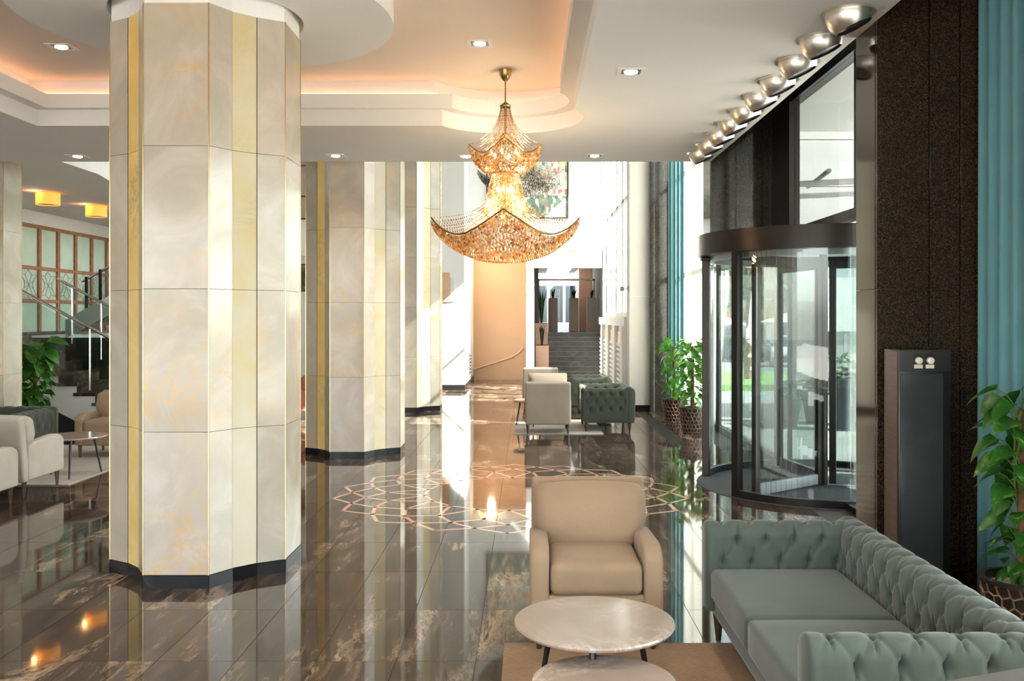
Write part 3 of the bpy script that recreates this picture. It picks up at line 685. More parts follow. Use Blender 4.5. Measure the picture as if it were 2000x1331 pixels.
for k in range(10):
    t = thing('bowl_lamp', 'brushed steel bowl lamp on the ceiling, %s in its row' % ords[k], 'lamp', (2.0, 5.74 + .54 * k, ZS), 0, 'steel bowl lamps along the ceiling edge')
    put('bowl', bowl_me, t); put('lens', lens_me, t); put('flange', flange_me, t)

# ------------------------------------------------------------------ square downlights
trim_me = MB().box(-.105, .105, -.105, -.075, -.006, .0).box(-.105, .105, .075, .105, -.006, 0).box(-.105, -.075, -.075, .075, -.006, 0).box(.075, .105, -.075, .075, -.006, 0).mesh('trim', 'white')
can_me = MB().box(-.075, .075, -.075, .075, -.003, -.001).mesh('housing', 'nickel')
lens2_me = MB().lathe([(0, -.022), (.03, -.020), (.052, -.012), (.055, -.002), (0, -.002)], 20).mesh('bulb', 'lamp_disc', smooth=True)
def downlight(x, y, z, label, e=45):
    t = thing('downlight', label, 'ceiling light', (x, y, z), 0, 'square recessed downlights')
    put('trim', trim_me, t); put('housing', can_me, t); put('bulb', lens2_me, t)
    light('downlight_beam', 'SPOT', (0, 0, -.04), e, (1, .92, .80), t, .05, spot=2.3, blend=.8)
downlight(-4.06, 8.03, ZC, 'square recessed downlight at the upper left, left of the big column')
downlight(-.41, 7.93, ZC, 'square recessed downlight in the peach-lit ceiling left of the chandelier rod')
downlight(.80, 7.12, ZS, 'square recessed downlight in the white ceiling between chandelier and steel bowls')
downlight(-5.30, 10.86, ZS, 'square recessed downlight at the far left, above the amber drum lamps')
downlight(-2.25, 10.82, ZS, 'square recessed downlight directly above the second onyx column')
downlight(-.72, 10.86, ZS, 'square recessed downlight just left of the chandelier crystals')
downlight(.79, 10.82, ZS, 'square recessed downlight right of the chandelier, before the ceiling edge')
for x, y, lb in ((.80, 3.5, 'near'), (-1.2, 3.6, 'middle'), (-3.6, 3.6, 'left'), (-6.4, 7.2, 'far left')):  # extra lamps added out of view to brighten the near end
    zz = ZC if -4.7 < x < .3 else ZS
    downlight(x, y, zz, 'added fill downlight above the picture, %s one of those out of view' % lb, 60)

# ------------------------------------------------------------------ chandeliers
def chandelier(loc, label, lit):
    t = thing('crystal_chandelier', label, 'chandelier', loc, 0.0, 'tiered crystal chandeliers')
    cm = 'crystal' if lit else 'crystal_grey'; fm = 'antique' if lit else 'nickel'
    zc = 4.155 - 2.0                      # local heights: z = 2.0 is the origin
    def Z(z): return z - 2.0
    MB().lathe([(.012, Z(4.05)), (.03, Z(4.06)), (.055, Z(4.10)), (.062, Z(4.155)), (0, Z(4.155))], 20).build('canopy', fm, t, smooth=True)
    MB().tube([(0, 0, Z(4.06)), (0, 0, Z(3.84))], .007, 8).build('rod', fm, t, smooth=True)
    MB().tube([(0, 0, Z(3.84)), (0, 0, Z(2.60))], .012, 8).build('stem', fm, t, smooth=True)
    MB().lathe([(.050, Z(3.80)), (.055, Z(3.815)), (.04, Z(3.83)), (.01, Z(3.85))], 20).build('crown', fm, t, smooth=True)
    def rim(th, R, rm, zc_, zd):
        q = (th % (PI / 2)) / (PI / 2); k = abs(2 * q - 1) ** 1.8
        return rm + (R - rm) * k, zd + (zc_ - zd) * k
    def tier(R, rm, zcor, zdip, zbot, rbot, r0, z0, er, ez, ns, nb, rows, sp, bead, drop, nm):
        pts = [];
        for k in range(96):
            th = 2 * PI * k / 96; r, z = rim(th, R, rm, zcor, zdip); pts.append((r * math.cos(th), r * math.sin(th), Z(z)))
        pts.append(pts[0]); MB().tube(pts, .0085 if R > .5 else .006, 6, False).build('rim', fm, t, smooth=True)
        mb = MB()
        for k in range(ns):
            th = 2 * PI * k / ns; r1, z1 = rim(th, R, rm, zcor, zdip)
            for b in range(nb):
                u = b / (nb - 1); r = r0 + (r1 - r0) * u ** er; z = z0 + (z1 - z0) * (1 - (1 - u) ** ez)
                mb.octa((r * math.cos(th), r * math.sin(th), Z(z)), bead, bead)
        o = mb.build('bead_strands', cm, t); o['kind'] = 'stuff'
        mb = MB()
        for q in range(rows):
            a = q / (rows - 1) * PI / 2 * .97; n = max(6, int(2 * PI * (rbot + (rm + R) / 2 * math.cos(a)) / sp))
            for k in range(n):
                th = 2 * PI * (k + .5 * (q % 2)) / n; r, z = rim(th, R, rm, zcor, zdip); rr = rbot + (r - rbot) * math.cos(a)
                zz = z - .025 - (z - .025 - zbot) * math.sin(a) ** 1.2
                mb.octa((rr * math.cos(th), rr * math.sin(th), Z(zz)), drop, drop * 1.1, drop * 1.5)
        o = mb.build('crystal_drops', cm, t); o['kind'] = 'stuff'
        for k in range(4):
            th = PI / 4 + k * PI / 2; r1, z1 = rim(th, R, rm, zcor, zdip)
            MB().tube([(.02 * math.cos(th), .02 * math.sin(th), Z(zcor + (.14 if R > .5 else .1))), (r1 * math.cos(th), r1 * math.sin(th), Z(z1))], .005, 6).build('strut', fm, t)
    tier(.345, .27, 3.45, 3.34, 3.175, .12, .045, 3.80, 1.7, 1.35, 44, 36, 11, .031, .0052, .0118, 'upper')
    tier(.705, .57, 2.75, 2.555, 2.33, 0.0, .115, 3.17, 2.6, 1.8, 76, 50, 21, .034, .0074, .0140, 'lower')
    MB().lathe([(.118, Z(3.165)), (.124, Z(3.165)), (.124, Z(3.185)), (.118, Z(3.185))], 32).build('waist_ring', fm, t)
    mb = MB()
    for k in range(40):
        th = 2 * PI * k / 40
        for b in range(34):
            u = b / 33; r = .12 + .12 * u ** .8; mb.octa((r * math.cos(th), r * math.sin(th), Z(3.17 - .5 * u)), .006, .006)
    o = mb.build('inner_strands', cm, t); o['kind'] = 'stuff'
    if lit:
        for (r, z, n) in ((.075, 3.02, 6), (.15, 2.78, 8), (.14, 3.36, 6)):
            for k in range(n):
                th = 2 * PI * (k + .3) / n
                MB().lathe([(0, -.03), (.012, -.02), (.015, 0), (.009, .02), (0, .032)], 10, (r * math.cos(th), r * math.sin(th), Z(z))).build('bulb', 'bulb', t, smooth=True)
        for z, e in ((3.36, 12), (3.0, 10), (2.74, 14), (2.52, 14)):
            light('chandelier_glow', 'POINT', (0, 0, Z(z)), e, (1, .70, .42), t, .06)
    return t
chandelier((-.21, 8.78, 2.0), 'large lit amber crystal chandelier hanging over the floor medallion', True)
c2 = chandelier((-.11, 15.1, 3.46), 'unlit clear crystal chandelier behind the lit one, before the painting', False)

# ------------------------------------------------------------------ tufted sofa
def tuft_depth(u, v, du, dv, db, dp, wb, wp):
    d = np.zeros_like(u); j0 = np.round(v / dv); pb = np.full_like(u, 9.0); ps = np.full_like(u, 9.0); pv = np.full_like(u, 9.0)
    for dj in (-1, 0, 1):
        j = j0 + dj; off = (np.mod(j, 2)) * du / 2
        i0 = np.round((u - off) / du)
        for di in (-1, 0, 1):
            bx = (i0 + di) * du + off; by = j * dv
            pb = np.minimum(pb, np.hypot(u - bx, v - by))
            kk = np.clip(v - by, -.035, .085); pv = np.minimum(pv, np.hypot(u - bx - .10 * kk, v - by - kk) + .006 * np.clip(kk / .085, 0, 1) ** 2)
            for sx in (-1, 1):
                ex, ey = sx * du / 2, dv; L2 = ex * ex + ey * ey
                tt = np.clip(((u - bx) * ex + (v - by) * ey) / L2, 0, 1)
                ps = np.minimum(ps, np.hypot(u - bx - tt * ex, v - by - tt * ey))
    return -db * np.exp(-(pb / wb) ** 2) - dp * np.exp(-np.abs(ps / wp) ** 1.2) - .017 * np.exp(-(pv / .0055) ** 2)
def tufted(Lx, thick, z0, z1, res, du=.155, dv=.125, out=1.0, db=.020, dp=.007):
    """upholstered wall: long in x, inner face at y=-thick/2, rounded top"""
    R = thick / 2; h = z1 - z0 - R; S = 2 * h + PI * R
    nu = int(Lx / res) + 1; nv = int(S / res) + 1
    us = np.linspace(0, Lx, nu); vs = np.linspace(0, S, nv); U, V = np.meshgrid(us, vs, indexing='ij')
    inn = V < h; topm = (V >= h) & (V <= h + PI * R); a = np.clip((V - h) / R, 0, PI)
    y = np.where(inn, -R, np.where(topm, -R * np.cos(a), R)); z = np.where(inn, z0 + V, np.where(topm, z0 + h + R * np.sin(a), z0 + (S - V)))
    ny = np.where(inn, -1.0, np.where(topm, -np.cos(a), 1.0)); nz = np.where(topm, np.sin(a), 0.0)
    d = tuft_depth(U - Lx / 2, V - (h + PI * R / 2), du, dv, db, dp, .022, .011)
    fade = np.clip((V - .10) / .06, 0, 1) * np.clip((S - V - .10) / .06, 0, 1) * np.clip((U - .03) / .05, 0, 1) * np.clip((Lx - U - .03) / .05, 0, 1)
    bul = np.sin(np.clip(V / S, 0, 1) * PI) * .008
    d = d * fade + bul
    re = .022; e = np.minimum(U, Lx - U); d = d - re * (1 - np.sqrt(np.clip(1 - (np.clip(re - e, 0, re) / re) ** 2, 0, 1)))
    Y = y + ny * d; Zz = z + nz * d
    P = [[(us[i] - Lx / 2, Y[i, j], Zz[i, j]) for j in range(nv)] for i in range(nu)]
    mb = MB().grid(P, nu, nv); n = nu * nv
    mb.f.append(tuple(range(nv))); mb.f.append(tuple(reversed(range((nu - 1) * nv, n))))
    mb.f.append(tuple([i * nv for i in range(nu)][::-1] + [i * nv + nv - 1 for i in range(nu)]))
    return mb
def xf(mb, m):
    mb.v = [tuple(m @ Vector(p)) for p in mb.v]; return mb
def sofa(name, label, cat, Ls, seats, loc, rz, mat, res=.014, group=None, depth=.90, H=.67):
    t = thing(name, label, cat, loc, rz, group); th = .15; leg = .15
    bk = tufted(Ls, .17, leg + .04, H, res); xf(bk, Matrix.Translation((0, depth / 2 - .085, 0)))
    bk.build('backrest', mat, t, smooth=True, angle=1.2)
    for s_ in (-1, 1):
        am = tufted(depth - .10, th, leg + .04, H - .01, res)
        m = Matrix.Translation((s_ * (Ls / 2 - th / 2), -.05, 0)) @ Matrix.Rotation(-s_ * PI / 2, 4, 'Z')
        xf(am, m).build('armrest', mat, t, smooth=True, angle=1.2)
    MB().rbox((0, .02, leg + .055), (Ls / 2 - .01, depth / 2 - .025, .055), .02).build('base_frame', mat, t, smooth=True)
    wd = (Ls - 2 * th) / seats
    for k in range(seats):
        MB().rbox((-Ls / 2 + th + wd * (k + .5), -.085, leg + .19), (wd / 2 - .003, depth / 2 - .10, .085), .035, puff=(0, 0, .018)).build('seat_cushion', mat, t, smooth=True, angle=1.5)
    for sx in (-1, 1):
        for sy in (-1, 1):
            x, y = sx * (Ls / 2 - .07), sy * (depth / 2 - .08)
            MB().lathe([(.014, 0), (.030, leg)], 4, (x, y, 0), True).build('leg', 'wood_dark', t)
    return t
sofa('tufted_sofa', 'grey green velvet tufted sofa in the right foreground', 'sofa', 1.97, 2, (1.425, 4.175, .012), -PI / 2, 'velvet', .0072)
sofa('tufted_sofa', 'dark green tufted sofa at the far left behind the pale armchairs', 'sofa', 1.95, 2, (-6.87, 11.15, .012), 0, 'velvet_far', .03)
sofa('tufted_loveseat', 'nearer moss green tufted loveseat in the far seating group, end towards the camera', 'sofa', 1.12, 1, (1.26, 14.92, 0), -PI / 2, 'velvet_far', .022, 'moss green loveseats', .84, .70)
sofa('tufted_loveseat', 'farther moss green tufted loveseat, behind the nearer one by the stairs', 'sofa', 1.12, 1, (1.12, 17.35, 0), -PI / 2, 'velvet_far', .03, 'moss green loveseats', .84, .70)

# ------------------------------------------------------------------ linen armchairs
def armchair(name, label, loc, rz, mat, group=None):
    t = thing(name, label, 'armchair', loc, rz, group); W = .715; aw = .105; Dp = .80; lg = .15
    # side profile of an arm: straight front, rounded shoulder, gently falling to the back
    fy = -Dp / 2
    pr = [(fy, lg + .01), (fy + .70, lg + .01), (fy + .70, .50), (fy + .60, .535)] + [(fy + .16 - .16 * math.sin(a), .47 + .09 * math.cos(a)) for a in np.linspace(0, PI / 2, 8)]
    for s_ in (-1, 1):
        x0 = s_ * (W / 2) - (aw if s_ > 0 else 0)
        MB().prism_x(pr, x0, x0 + aw).build('armrest', mat, t, bevel=.022, segs=3, angle=1.3)
    MB().rbox((0, -.03, lg + .075), (W / 2 - aw + .01, Dp / 2 - .04, .075), .02).build('seat_frame', mat, t, smooth=True)
    tilt = math.radians(9)
    bf = MB().rbox((0, 0, .33), (W / 2 - .012, .055, .33), .03); m = Matrix.Translation((0, .30, lg)) @ Matrix.Rotation(-tilt, 4, 'X')
    xf(bf, m).build('back_frame', mat, t, smooth=True, angle=1.3)
    MB().rbox((0, -.095, .385), (W / 2 - aw - .005, .31, .085), .04, puff=(0, 0, .02)).build('seat_cushion', mat, t, smooth=True, angle=1.6)
    bc = MB().rbox((0, 0, 0), (W / 2 - .022, .09, .20), .075, puff=(.0, .075, .02), m=8); m = Matrix.Translation((0, .185, .59)) @ Matrix.Rotation(-math.radians(13), 4, 'X')
    for i, (x, y, z) in enumerate(bc.v):          # narrows towards the seat between the arms
        k = max(0, min(1, (-z - .02) / .17)); bc.v[i] = (x * (1 - .24 * k ** .8), y, z)
    xf(bc, m).build('back_cushion', mat, t, smooth=True, angle=1.6)
    for sx in (-1, 1):
        MB().lathe([(.013, 0), (.028, lg + .01)], 4, (sx * (W / 2 - .05), fy + .06, 0), True).build('leg', 'wood_dark', t)
        MB().lathe([(.013, 0), (.028, lg + .01)], 4, (sx * (W / 2 - .05), .30, 0), True).build('leg', 'wood_dark', t)
    return t
a0 = armchair('armchair', 'beige linen armchair facing the camera behind the round coffee tables', (.37, 5.31, .012), 0, 'linen')
af = armchair('armchair', 'greige armchair seen from behind, nearest of the far seating group', (.315, 14.42, .01), PI, 'linen_far', 'far armchairs')
a1 = armchair('armchair', 'pale armchair at the left, its back to the camera, beside the round table', (-5.31, 9.46, .012), PI, 'linen_pale', 'pale armchairs at the left')
dup(a1, (-5.30, 8.56, 0), PI, 'pale armchair cut by the left picture edge, nearest of the left group', 'pale armchairs at the left')
dup(a0, (-5.40, 12.1, .012), 0, 'beige armchair facing the camera, half hidden behind the big column', 'armchairs facing the camera')
dup(af, (.36, 16.05, 0), 0, 'greige armchair with rounded cushion, second in the far group, facing the camera', 'far armchairs')
dup(a1, (.26, 18.6, 0), PI, 'sunlit cream armchair, farthest of the far seating group', 'far armchairs')
tc = armchair('tub_seat', 'terracotta armchair glimpsed between the first and second onyx columns', (-4.05, 16.3, 0), -PI / 2, 'terracotta')

# ------------------------------------------------------------------ round coffee tables
def coffee_table(label, loc, R, h, rot=0.0, group=None):
    t = thing('coffee_table', label, 'table', loc, rot, group)
    MB().lathe([(0, h - .022), (R - .012, h - .022), (R - .004, h - .016), (R, h - .008), (R - .004, h), (0, h)], 64).build('tabletop', 'tabletop', t, smooth=True, angle=.5)
    for k in range(3):
        a = PI / 6 + k * 2 * PI / 3; r0, r1 = R * .62, R * .86
        MB().tube([(r1 * math.cos(a), r1 * math.sin(a), 0), (r0 * math.cos(a), r0 * math.sin(a), h - .022)], [.010, .016], 10).build('leg', 'black_paint', t, smooth=True)
    MB().lathe([(0, h - .035), (R * .66, h - .035), (R * .66, h - .0225), (0, h - .0225)], 24).build('mount_plate', 'black_paint', t)
    return t
coffee_table('larger round blush marble coffee table before the beige armchair', (.295, 4.07, .012), .355, .45, -.1)
coffee_table('lower round coffee table at the bottom edge, tucked under the larger one', (.30, 3.60, .012), .285, .365, PI)
coffee_table('larger round table on the pale rug at the left', (-5.13, 10.43, .012), .355, .45, .3)
coffee_table('lower round table beside the pale armchair at the left', (-5.79, 10.40, .012), .285, .365, .9)
coffee_table('small round table hidden among the far armchairs', (.05, 15.25, .01), .285, .42, .2)

def rug(label, x0, x1, y0, y1, mat):
    t = MB().rbox(((x0 + x1) / 2, (y0 + y1) / 2, .0065), ((x1 - x0) / 2, (y1 - y0) / 2, .0055), .004, k=2, m=2).build('rug', mat); return tag(t, label, 'rug')
rug('sandy woven rug under the tables and sofa in the foreground', -.127, 2.3, 1.6, 5.06, 'rug')
rug('pale rug with grey centre under the left seating group', -6.80, -4.90, 9.85, 12.9, 'rug_pale')
rug('pale rug under the far armchairs and loveseat', -.21, 1.17, 14.12, 16.1, 'rug_pale')

# ------------------------------------------------------------------ potted pothos plants
def leaf_mesh(name, mat, n=6):
    mb = MB(); vs = []; Ll = .16; Wd = .058
    for i in range(n + 1):
        u = i / n; wd = Wd * (math.sin(PI * min(1, u * 1.02) ** .62)) ** .9 if 0 < u < 1 else 0
        x = u * Ll; z = -.30 * (u ** 2) * Ll; lobe = -.018 if i == 1 else 0
        vs += [(x + lobe, -wd, z + wd * .28), (x, 0, z), (x + lobe, wd, z + wd * .28)]
    fs = []
    for i in range(n):
        a = i * 3; b = a + 3; fs += [(a, b, b + 1, a + 1), (a + 1, b + 1, b + 2, a + 2)]
    mb.add(vs, fs); me = mb.mesh(name, mat); [setattr(p, 'use_smooth', True) for p in me.polygons]; return me
LEAF = {k: leaf_mesh('leaf', k) for k in ('leaf', 'leaf_bright', 'leaf_dark')}
def pot_parts(t, R=.21, h=.40):
    r0 = R * .70
    MB().lathe([(0, 0), (r0, 0), (R * .86, h * .5), (R - .004, h), (R - .03, h), (R - .03, h - .05), (0, h - .05)], 40).build('pot', 'pot_dark', t, smooth=True)
    MB().lathe([(0, h - .048), (R - .032, h - .048), (0, h - .035)], 24).build('pebbles', 'pebble', t, smooth=True)
    MB().lathe([(R - .006, h - .022), (R + .004, h - .02), (R + .004, h), (R - .028, h + .001)], 40).build('pot_rim', 'pot_dark', t, smooth=True)
    rr = random.Random(3); mb = MB(); ncol, nrow = 20, 6
    def P(a, z):
        r = r0 + (R * .86 - r0) * min(1, z / (h * .5)) + (R - .004 - R * .86) * max(0, (z - h * .5) / (h * .5)) + .002; return (r * math.cos(a), r * math.sin(a), z)
    dz = h * .92 / nrow; jit = {}
    def V(i, j, up):                       # corners of a jittered honeycomb
        key = (i % ncol, j, up)
        if key not in jit: jit[key] = (rr.uniform(-.22, .22), rr.uniform(-.15, .15))
        ja, jz = jit[key]
        return P(2 * PI * (i + .5 * (j % 2) + (0 if up else .5) + ja) / ncol, h * .02 + dz * (j + (.33 if up else 0) + jz * .6))
    for j in range(nrow + 1):
        for i in range(ncol):
            mb.tube([V(i, j, 1), V(i, j, 0)], .0055, 4, False); mb.tube([V(i, j, 0), V(i + 1, j, 1)], .0055, 4, False)
            if j < nrow: mb.tube([V(i, j, 1), V(i - (0 if j % 2 else 1), j + 1, 0)], .0055, 4, False)
    o = mb.build('honeycomb_relief', 'pot_rib', t, smooth=True); o['kind'] = 'stuff'
def pothos(label, loc, seed, n, mat, H=1.45, scale=1.0, spread=1.0, lo=.36):
    t = thing('potted_pothos', label, 'plant', loc, 0, 'climbing pothos plants in relief pots'); pot_parts(t); rr = random.Random(seed)
    MB().tube([(0, 0, .35), (.006, 0, .8), (0, .004, H - .12)], [.030, .026, .020], 10).build('moss_pole', 'bark', t, smooth=True)
    for s_ in range(3):
        a0 = rr.uniform(0, 6); MB().tube([(.034 * math.cos(a0 + z * 7), .034 * math.sin(a0 + z * 7), z) for z in np.linspace(.36, H - .1, 24)], .005, 5).build('vine', 'stem', t, smooth=True)
    for k in range(n):
        z = lo + (H - .08 - lo) * (k + rr.random()) / n; a = k * 2.399 + rr.uniform(-.4, .4)
        r = .035; top = (z - lo) / (H - lo); sc = scale * rr.uniform(.75, 1.15) * (.85 + .5 * top)
        ln = (.05 + .10 * top * rr.random()) * spread
        p0 = Vector((r * math.cos(a), r * math.sin(a), z)); p1 = p0 + Vector((math.cos(a) * ln, math.sin(a) * ln, .045 + .05 * top))
        MB().tube([p0, (p0 + p1) / 2 + Vector((0, 0, .02)), p1], .0028, 4, False).build('petiole', 'stem', t)
        o = put('leaf', LEAF[mat], t, p1, (rr.uniform(-.5, .5), rr.uniform(-.05, .75), a + rr.uniform(-.5, .5)))
        o.scale = (sc, sc * rr.uniform(.9, 1.15), sc)
    return t
pothos('large pothos in a relief pot by the teal curtain at the right edge', (2.66, 4.96, 0), 4, 82, 'leaf', 1.42, .88, .8)
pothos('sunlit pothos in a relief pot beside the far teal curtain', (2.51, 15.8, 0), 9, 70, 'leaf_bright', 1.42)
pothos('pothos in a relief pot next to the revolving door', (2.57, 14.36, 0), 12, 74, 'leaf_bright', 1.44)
pothos('dark green pothos at the left before the staircase', (-7.20, 13.45, 0), 21, 90, 'leaf', 1.46, 1.25, 1.3)

# ------------------------------------------------------------------ curtains
def curtain(label, path, z0, z1, amp, waves, mat, name='curtain', th=.006, flare=1.0):
    pts = [Vector(p) for p in path]; n = waves * 12; seg = [(pts[i + 1] - pts[i]).length for i in range(len(pts) - 1)]; T = sum(seg)
    def at(s_):
        i = 0
        while i < len(seg) - 1 and s_ > seg[i]: s_ -= seg[i]; i += 1
        d = (pts[i + 1] - pts[i]).normalized(); return pts[i] + d * s_, Vector((-d.y, d.x))
    zs = [z0 + (z1 - z0) * k / 10 for k in range(11)]; rows = []
    rr = random.Random(len(label)); ph = [rr.uniform(-.5, .5) for _ in range(waves + 2)]
    for i in range(n + 1):
        u = i / n; p, nn = at(u * T); row = []
        w_ = u * waves; k = int(w_); f = w_ - k; pk = ph[k] * (1 - f) + ph[k + 1] * f
        for z in zs:
            q = (z - z0) / (z1 - z0); off = amp * math.sin(2 * PI * w_ + pk) * (1 + (flare - 1) * (1 - q)) + .25 * amp * math.sin(4.3 * PI * w_ + 5 * pk + q)
            row.append((p.x + nn.x * off, p.y + nn.y * off, z))
        rows.append(row)
    mb = MB().grid(rows, n + 1, 11); me = mb.mesh(name, mat, smooth=True, angle=3.0)
    o = put(name, me); md = o.modifiers.new('thick', 'SOLIDIFY'); md.thickness = th
    tag(o, label, 'curtain'); return o
curtain('teal velvet curtain at the right edge beside the brown granite pier', [(2.90, 5.93), (2.90, 5.05), (2.92, 4.0)], .02, 4.38, .035, 15, 'teal', flare=1.3)
curtain('teal curtain gathered beside the dark far pier behind the pothos plants', [(2.66, 17.36), (2.95, 17.25)], .02, 6.9, .032, 4, 'teal')
curtain('white voile curtain between the far teal curtain and the revolving door', [(2.94, 17.2), (2.94, 14.55)], .02, 6.5, .018, 26, 'sheer', 'voile_curtain', .002)

# ------------------------------------------------------------------ cabinet with two dials
kb = thing('control_cabinet', 'black upright cabinet with two ivory dials before the brown granite pier', 'cabinet', (2.42, 5.60, 0))
MB().box(-.16, .16, .012, .24, .04, 1.60).build('body', 'black_paint', kb, bevel=.004)
MB().box(-.152, .152, .02, .23, 0, .04).build('plinth', 'black_paint', kb)
MB().box(-.1612, -.16, .03, .235, .05, 1.59).build('side_panel', 'wood_dark', kb)
MB().box(-.15, .11, .004, .012, .10, 1.458).build('smoked_panel', 'kiosk_glass', kb, bevel=.002, segs=1)
MB().box(-.16, .155, .002, .012, 1.47, 1.60).build('control_strip', 'black_paint', kb)
for x in (-.045, .025):
    pl = MB().box(x - .028, x + .028, -.002, .002, 1.487, 1.577).build('dial_plate', 'black_metal', kb)
    MB().box(x - .026, x + .026, -.004, -.002, 1.489, 1.512).build('dial_scale', 'knob', pl)
    d = MB().lathe([(0, 0), (.022, 0), (.021, .018), (.016, .022), (0, .022)], 20); xf(d, Matrix.Translation((x, -.002, 1.536)) @ Matrix.Rotation(PI / 2, 4, 'X')); d.build('dial', 'knob', kb, smooth=True)

# ------------------------------------------------------------------ grey table at the lower right corner
gt = thing('side_table', 'grey table corner just showing at the lower right edge', 'table', (1.65, 2.50, .012), math.radians(20))
MB().box(-.45, .45, -.32, .32, .70, .73).build('tabletop', 'grey_top', gt, bevel=.004)
for x in (-.4, .4):
    for y in (-.27, .27): MB().box(x - .02, x + .02, y - .02, y + .02, 0, .70).build('leg', 'black_metal', gt)

# ------------------------------------------------------------------ floor grating
gr = thing('floor_grating', 'dark heating grating let into the floor before the pothos pots', 'grating', (2.16, 14.9, 0))
MB().box(-.115, .115, -1.9, 2.5, 0, .002).build('tray', 'black_paint', gr)
for k in range(12): MB().box(-.105 + k * .0182, -.095 + k * .0182, -1.88, 2.48, .002, .006).build('grate_bar', 'black_metal', gr)

# ------------------------------------------------------------------ left staircase
RI, RU, X0S, YN, YF = .155, .288, -5.87, 14.4, 15.75
st = thing('staircase', 'dark marble staircase with glass railings rising behind the left pothos', 'staircase', (0, 0, 0))
for k in range(1, 11):
    xr = X0S - RU * (k - 1); ln = RU if k < 10 else 0
    if k < 10:
        MB().box(xr - RU - .05, xr + .02, YN - .06, YF, RI * k - .05, RI * k).build('tread', 'floor', st, bevel=.003, segs=1)
        MB().box(xr - .02, xr - .005, YN, YF, RI * (k - 1), RI * k - .05).build('riser', 'floor', st)
    else: MB().box(xr - .02, xr - .005, YN, YF, RI * (k - 1), RI * k - .06).build('riser', 'floor', st)
zl = RI * 10; xl = X0S - RU * 9
MB().box(-9.6, xl, YN - .06, 17.4, zl - .06, zl).build('landing', 'floor', st)
MB().box(-9.6, xl - .03, YN, 17.4, zl - .22, zl - .06).build('landing_slab', 'white', st)
# stringer with stepped top and sloping lower edge
pol_ = [(X0S - .01, 0)]
for k in range(1, 10): pol_ += [(X0S - RU * (k - 1) - .01, RI * k - .05), (X0S - RU * k - .01, RI * k - .05)]
pol_ += [(xl - .01, zl - .06), (xl - .3, zl - .06), (xl - .3, zl - .50), (X0S - .85, 0)]
MB().prism_y(pol_[::-1], YN, YN + .08).build('stringer', 'white', st)
MB().prism_y([(X0S - .9, 0), (xl - .3, zl - .52), (-9.6, zl - .52), (-9.6, 0)], YN + .1, YN + .16).build('under_stair_panel', 'black_paint', st)
MB().prism_y(pol_[::-1], YF - .08, YF).build('far_stringer', 'white', st)
# second flight
for k in range(1, 9):
    x = -7.95 + RU * (k - 1)
    MB().box(x - .02, x + RU + .05, 15.9, 17.35, zl + RI * k - .05, zl + RI * k).build('tread', 'floor', st)
    MB().box(x, x + .015, 15.9, 17.35, zl + RI * (k - 1), zl + RI * k - .05).build('riser', 'floor', st)
MB().prism_y([(-7.95, zl - .1), (-5.6, zl - .1 + 2.35 / RU * RI), (-5.6, zl + .25 + 2.35 / RU * RI), (-7.95, zl + .2)], 15.85, 15.92).build('upper_stringer', 'white', st)
MB().box(-8.5, -5.6, 15.78, 15.84, 0, zl - .1).build('back_panel', 'black_paint', st)
sl = RI / RU
def railing(y, xa, za, xb, zb, posts, glass=True):
    h = MB().tube([(xa, y, za), (xb, y, zb)], .024, 10).build('handrail', 'chrome', st, smooth=True)
    for x in posts:
        zt = za + (zb - za) * (x - xa) / (xb - xa); MB().tube([(x, y, zt - .98), (x, y, zt)], .016, 8).build('rail_post', 'chrome', st, smooth=True)
    ps = sorted([xa] + list(posts) + [xb])
    if glass:
        for a, b in zip(ps[:-1], ps[1:]):
            if b - a < .15: continue
            z_a = za + (zb - za) * (a - xa) / (xb - xa); z_b = za + (zb - za) * (b - xa) / (xb - xa)
            MB().prism_y([(a + .03, z_a - .86), (b - .03, z_b - .86), (b - .03, z_b - .06), (a + .03, z_a - .06)], y - .005, y + .005).build('glass_panel', 'glass_rail', st)
railing(YN - .03, -8.05, 2.30, -6.0, 2.30 - 2.05 * sl, [-7.95, -6.82, -6.05])
railing(YF + .04, -8.05, 2.46, -6.0, 2.46 - 2.05 * sl, [-7.80, -7.30, -6.3])
railing(15.98, -7.72, 2.42, -6.2, 2.42 + 1.52 * sl, [-7.4, -6.6])
for k in range(8): MB().box(-7.65 + k * .24, -7.61 + k * .24, 15.93, 15.97, zl + .05 + k * .129, zl + .95 + k * .129).build('baluster', 'black_metal', st)
# amber drum lamps and low ceiling by the stairs
cs = struct('ceiling_landing', MB().prism([(-9.6, 11.25), (-6.25, 11.25), (-6.25, 13.3), (-7.05, 17.3), (-7.05, 22.66), (-9.6, 22.66)], 3.87, 4.0), 'ceiling')
MB().prism([(-6.25, 11.3), (-6.2, 11.3), (-6.2, 13.3), (-7.0, 17.3), (-7.0, 22.6), (-7.05, 22.6), (-7.05, 17.3), (-6.25, 13.3)], 3.87, 7.0).build('gallery_face', 'white', cs)
for (x, y, lb) in ((-7.96, 15.3, 'nearer amber drum lamp on the low ceiling at the left'), (-8.0, 17.1, 'farther amber drum lamp on the low ceiling, beside the big column')):
    t = thing('drum_lamp', lb, 'lamp', (x, y, 3.87), 0, 'amber drum ceiling lamps')
    MB().lathe([(.18, -.205), (.185, -.205), (.185, -.012), (.18, -.012), (.18, -.205)], 40).build('shade', 'lampshade', t, smooth=True)
    MB().lathe([(0, -.19), (.18, -.19)], 40).build('diffuser', 'white', t); MB().lathe([(0, -.012), (.06, -.012), (.06, 0), (0, 0)], 20).build('mount', 'white', t)
    light('drum_lamp_upglow', 'POINT', (-.1, -.24, -.06), 1.2, (1, .55, .2), t, .04)
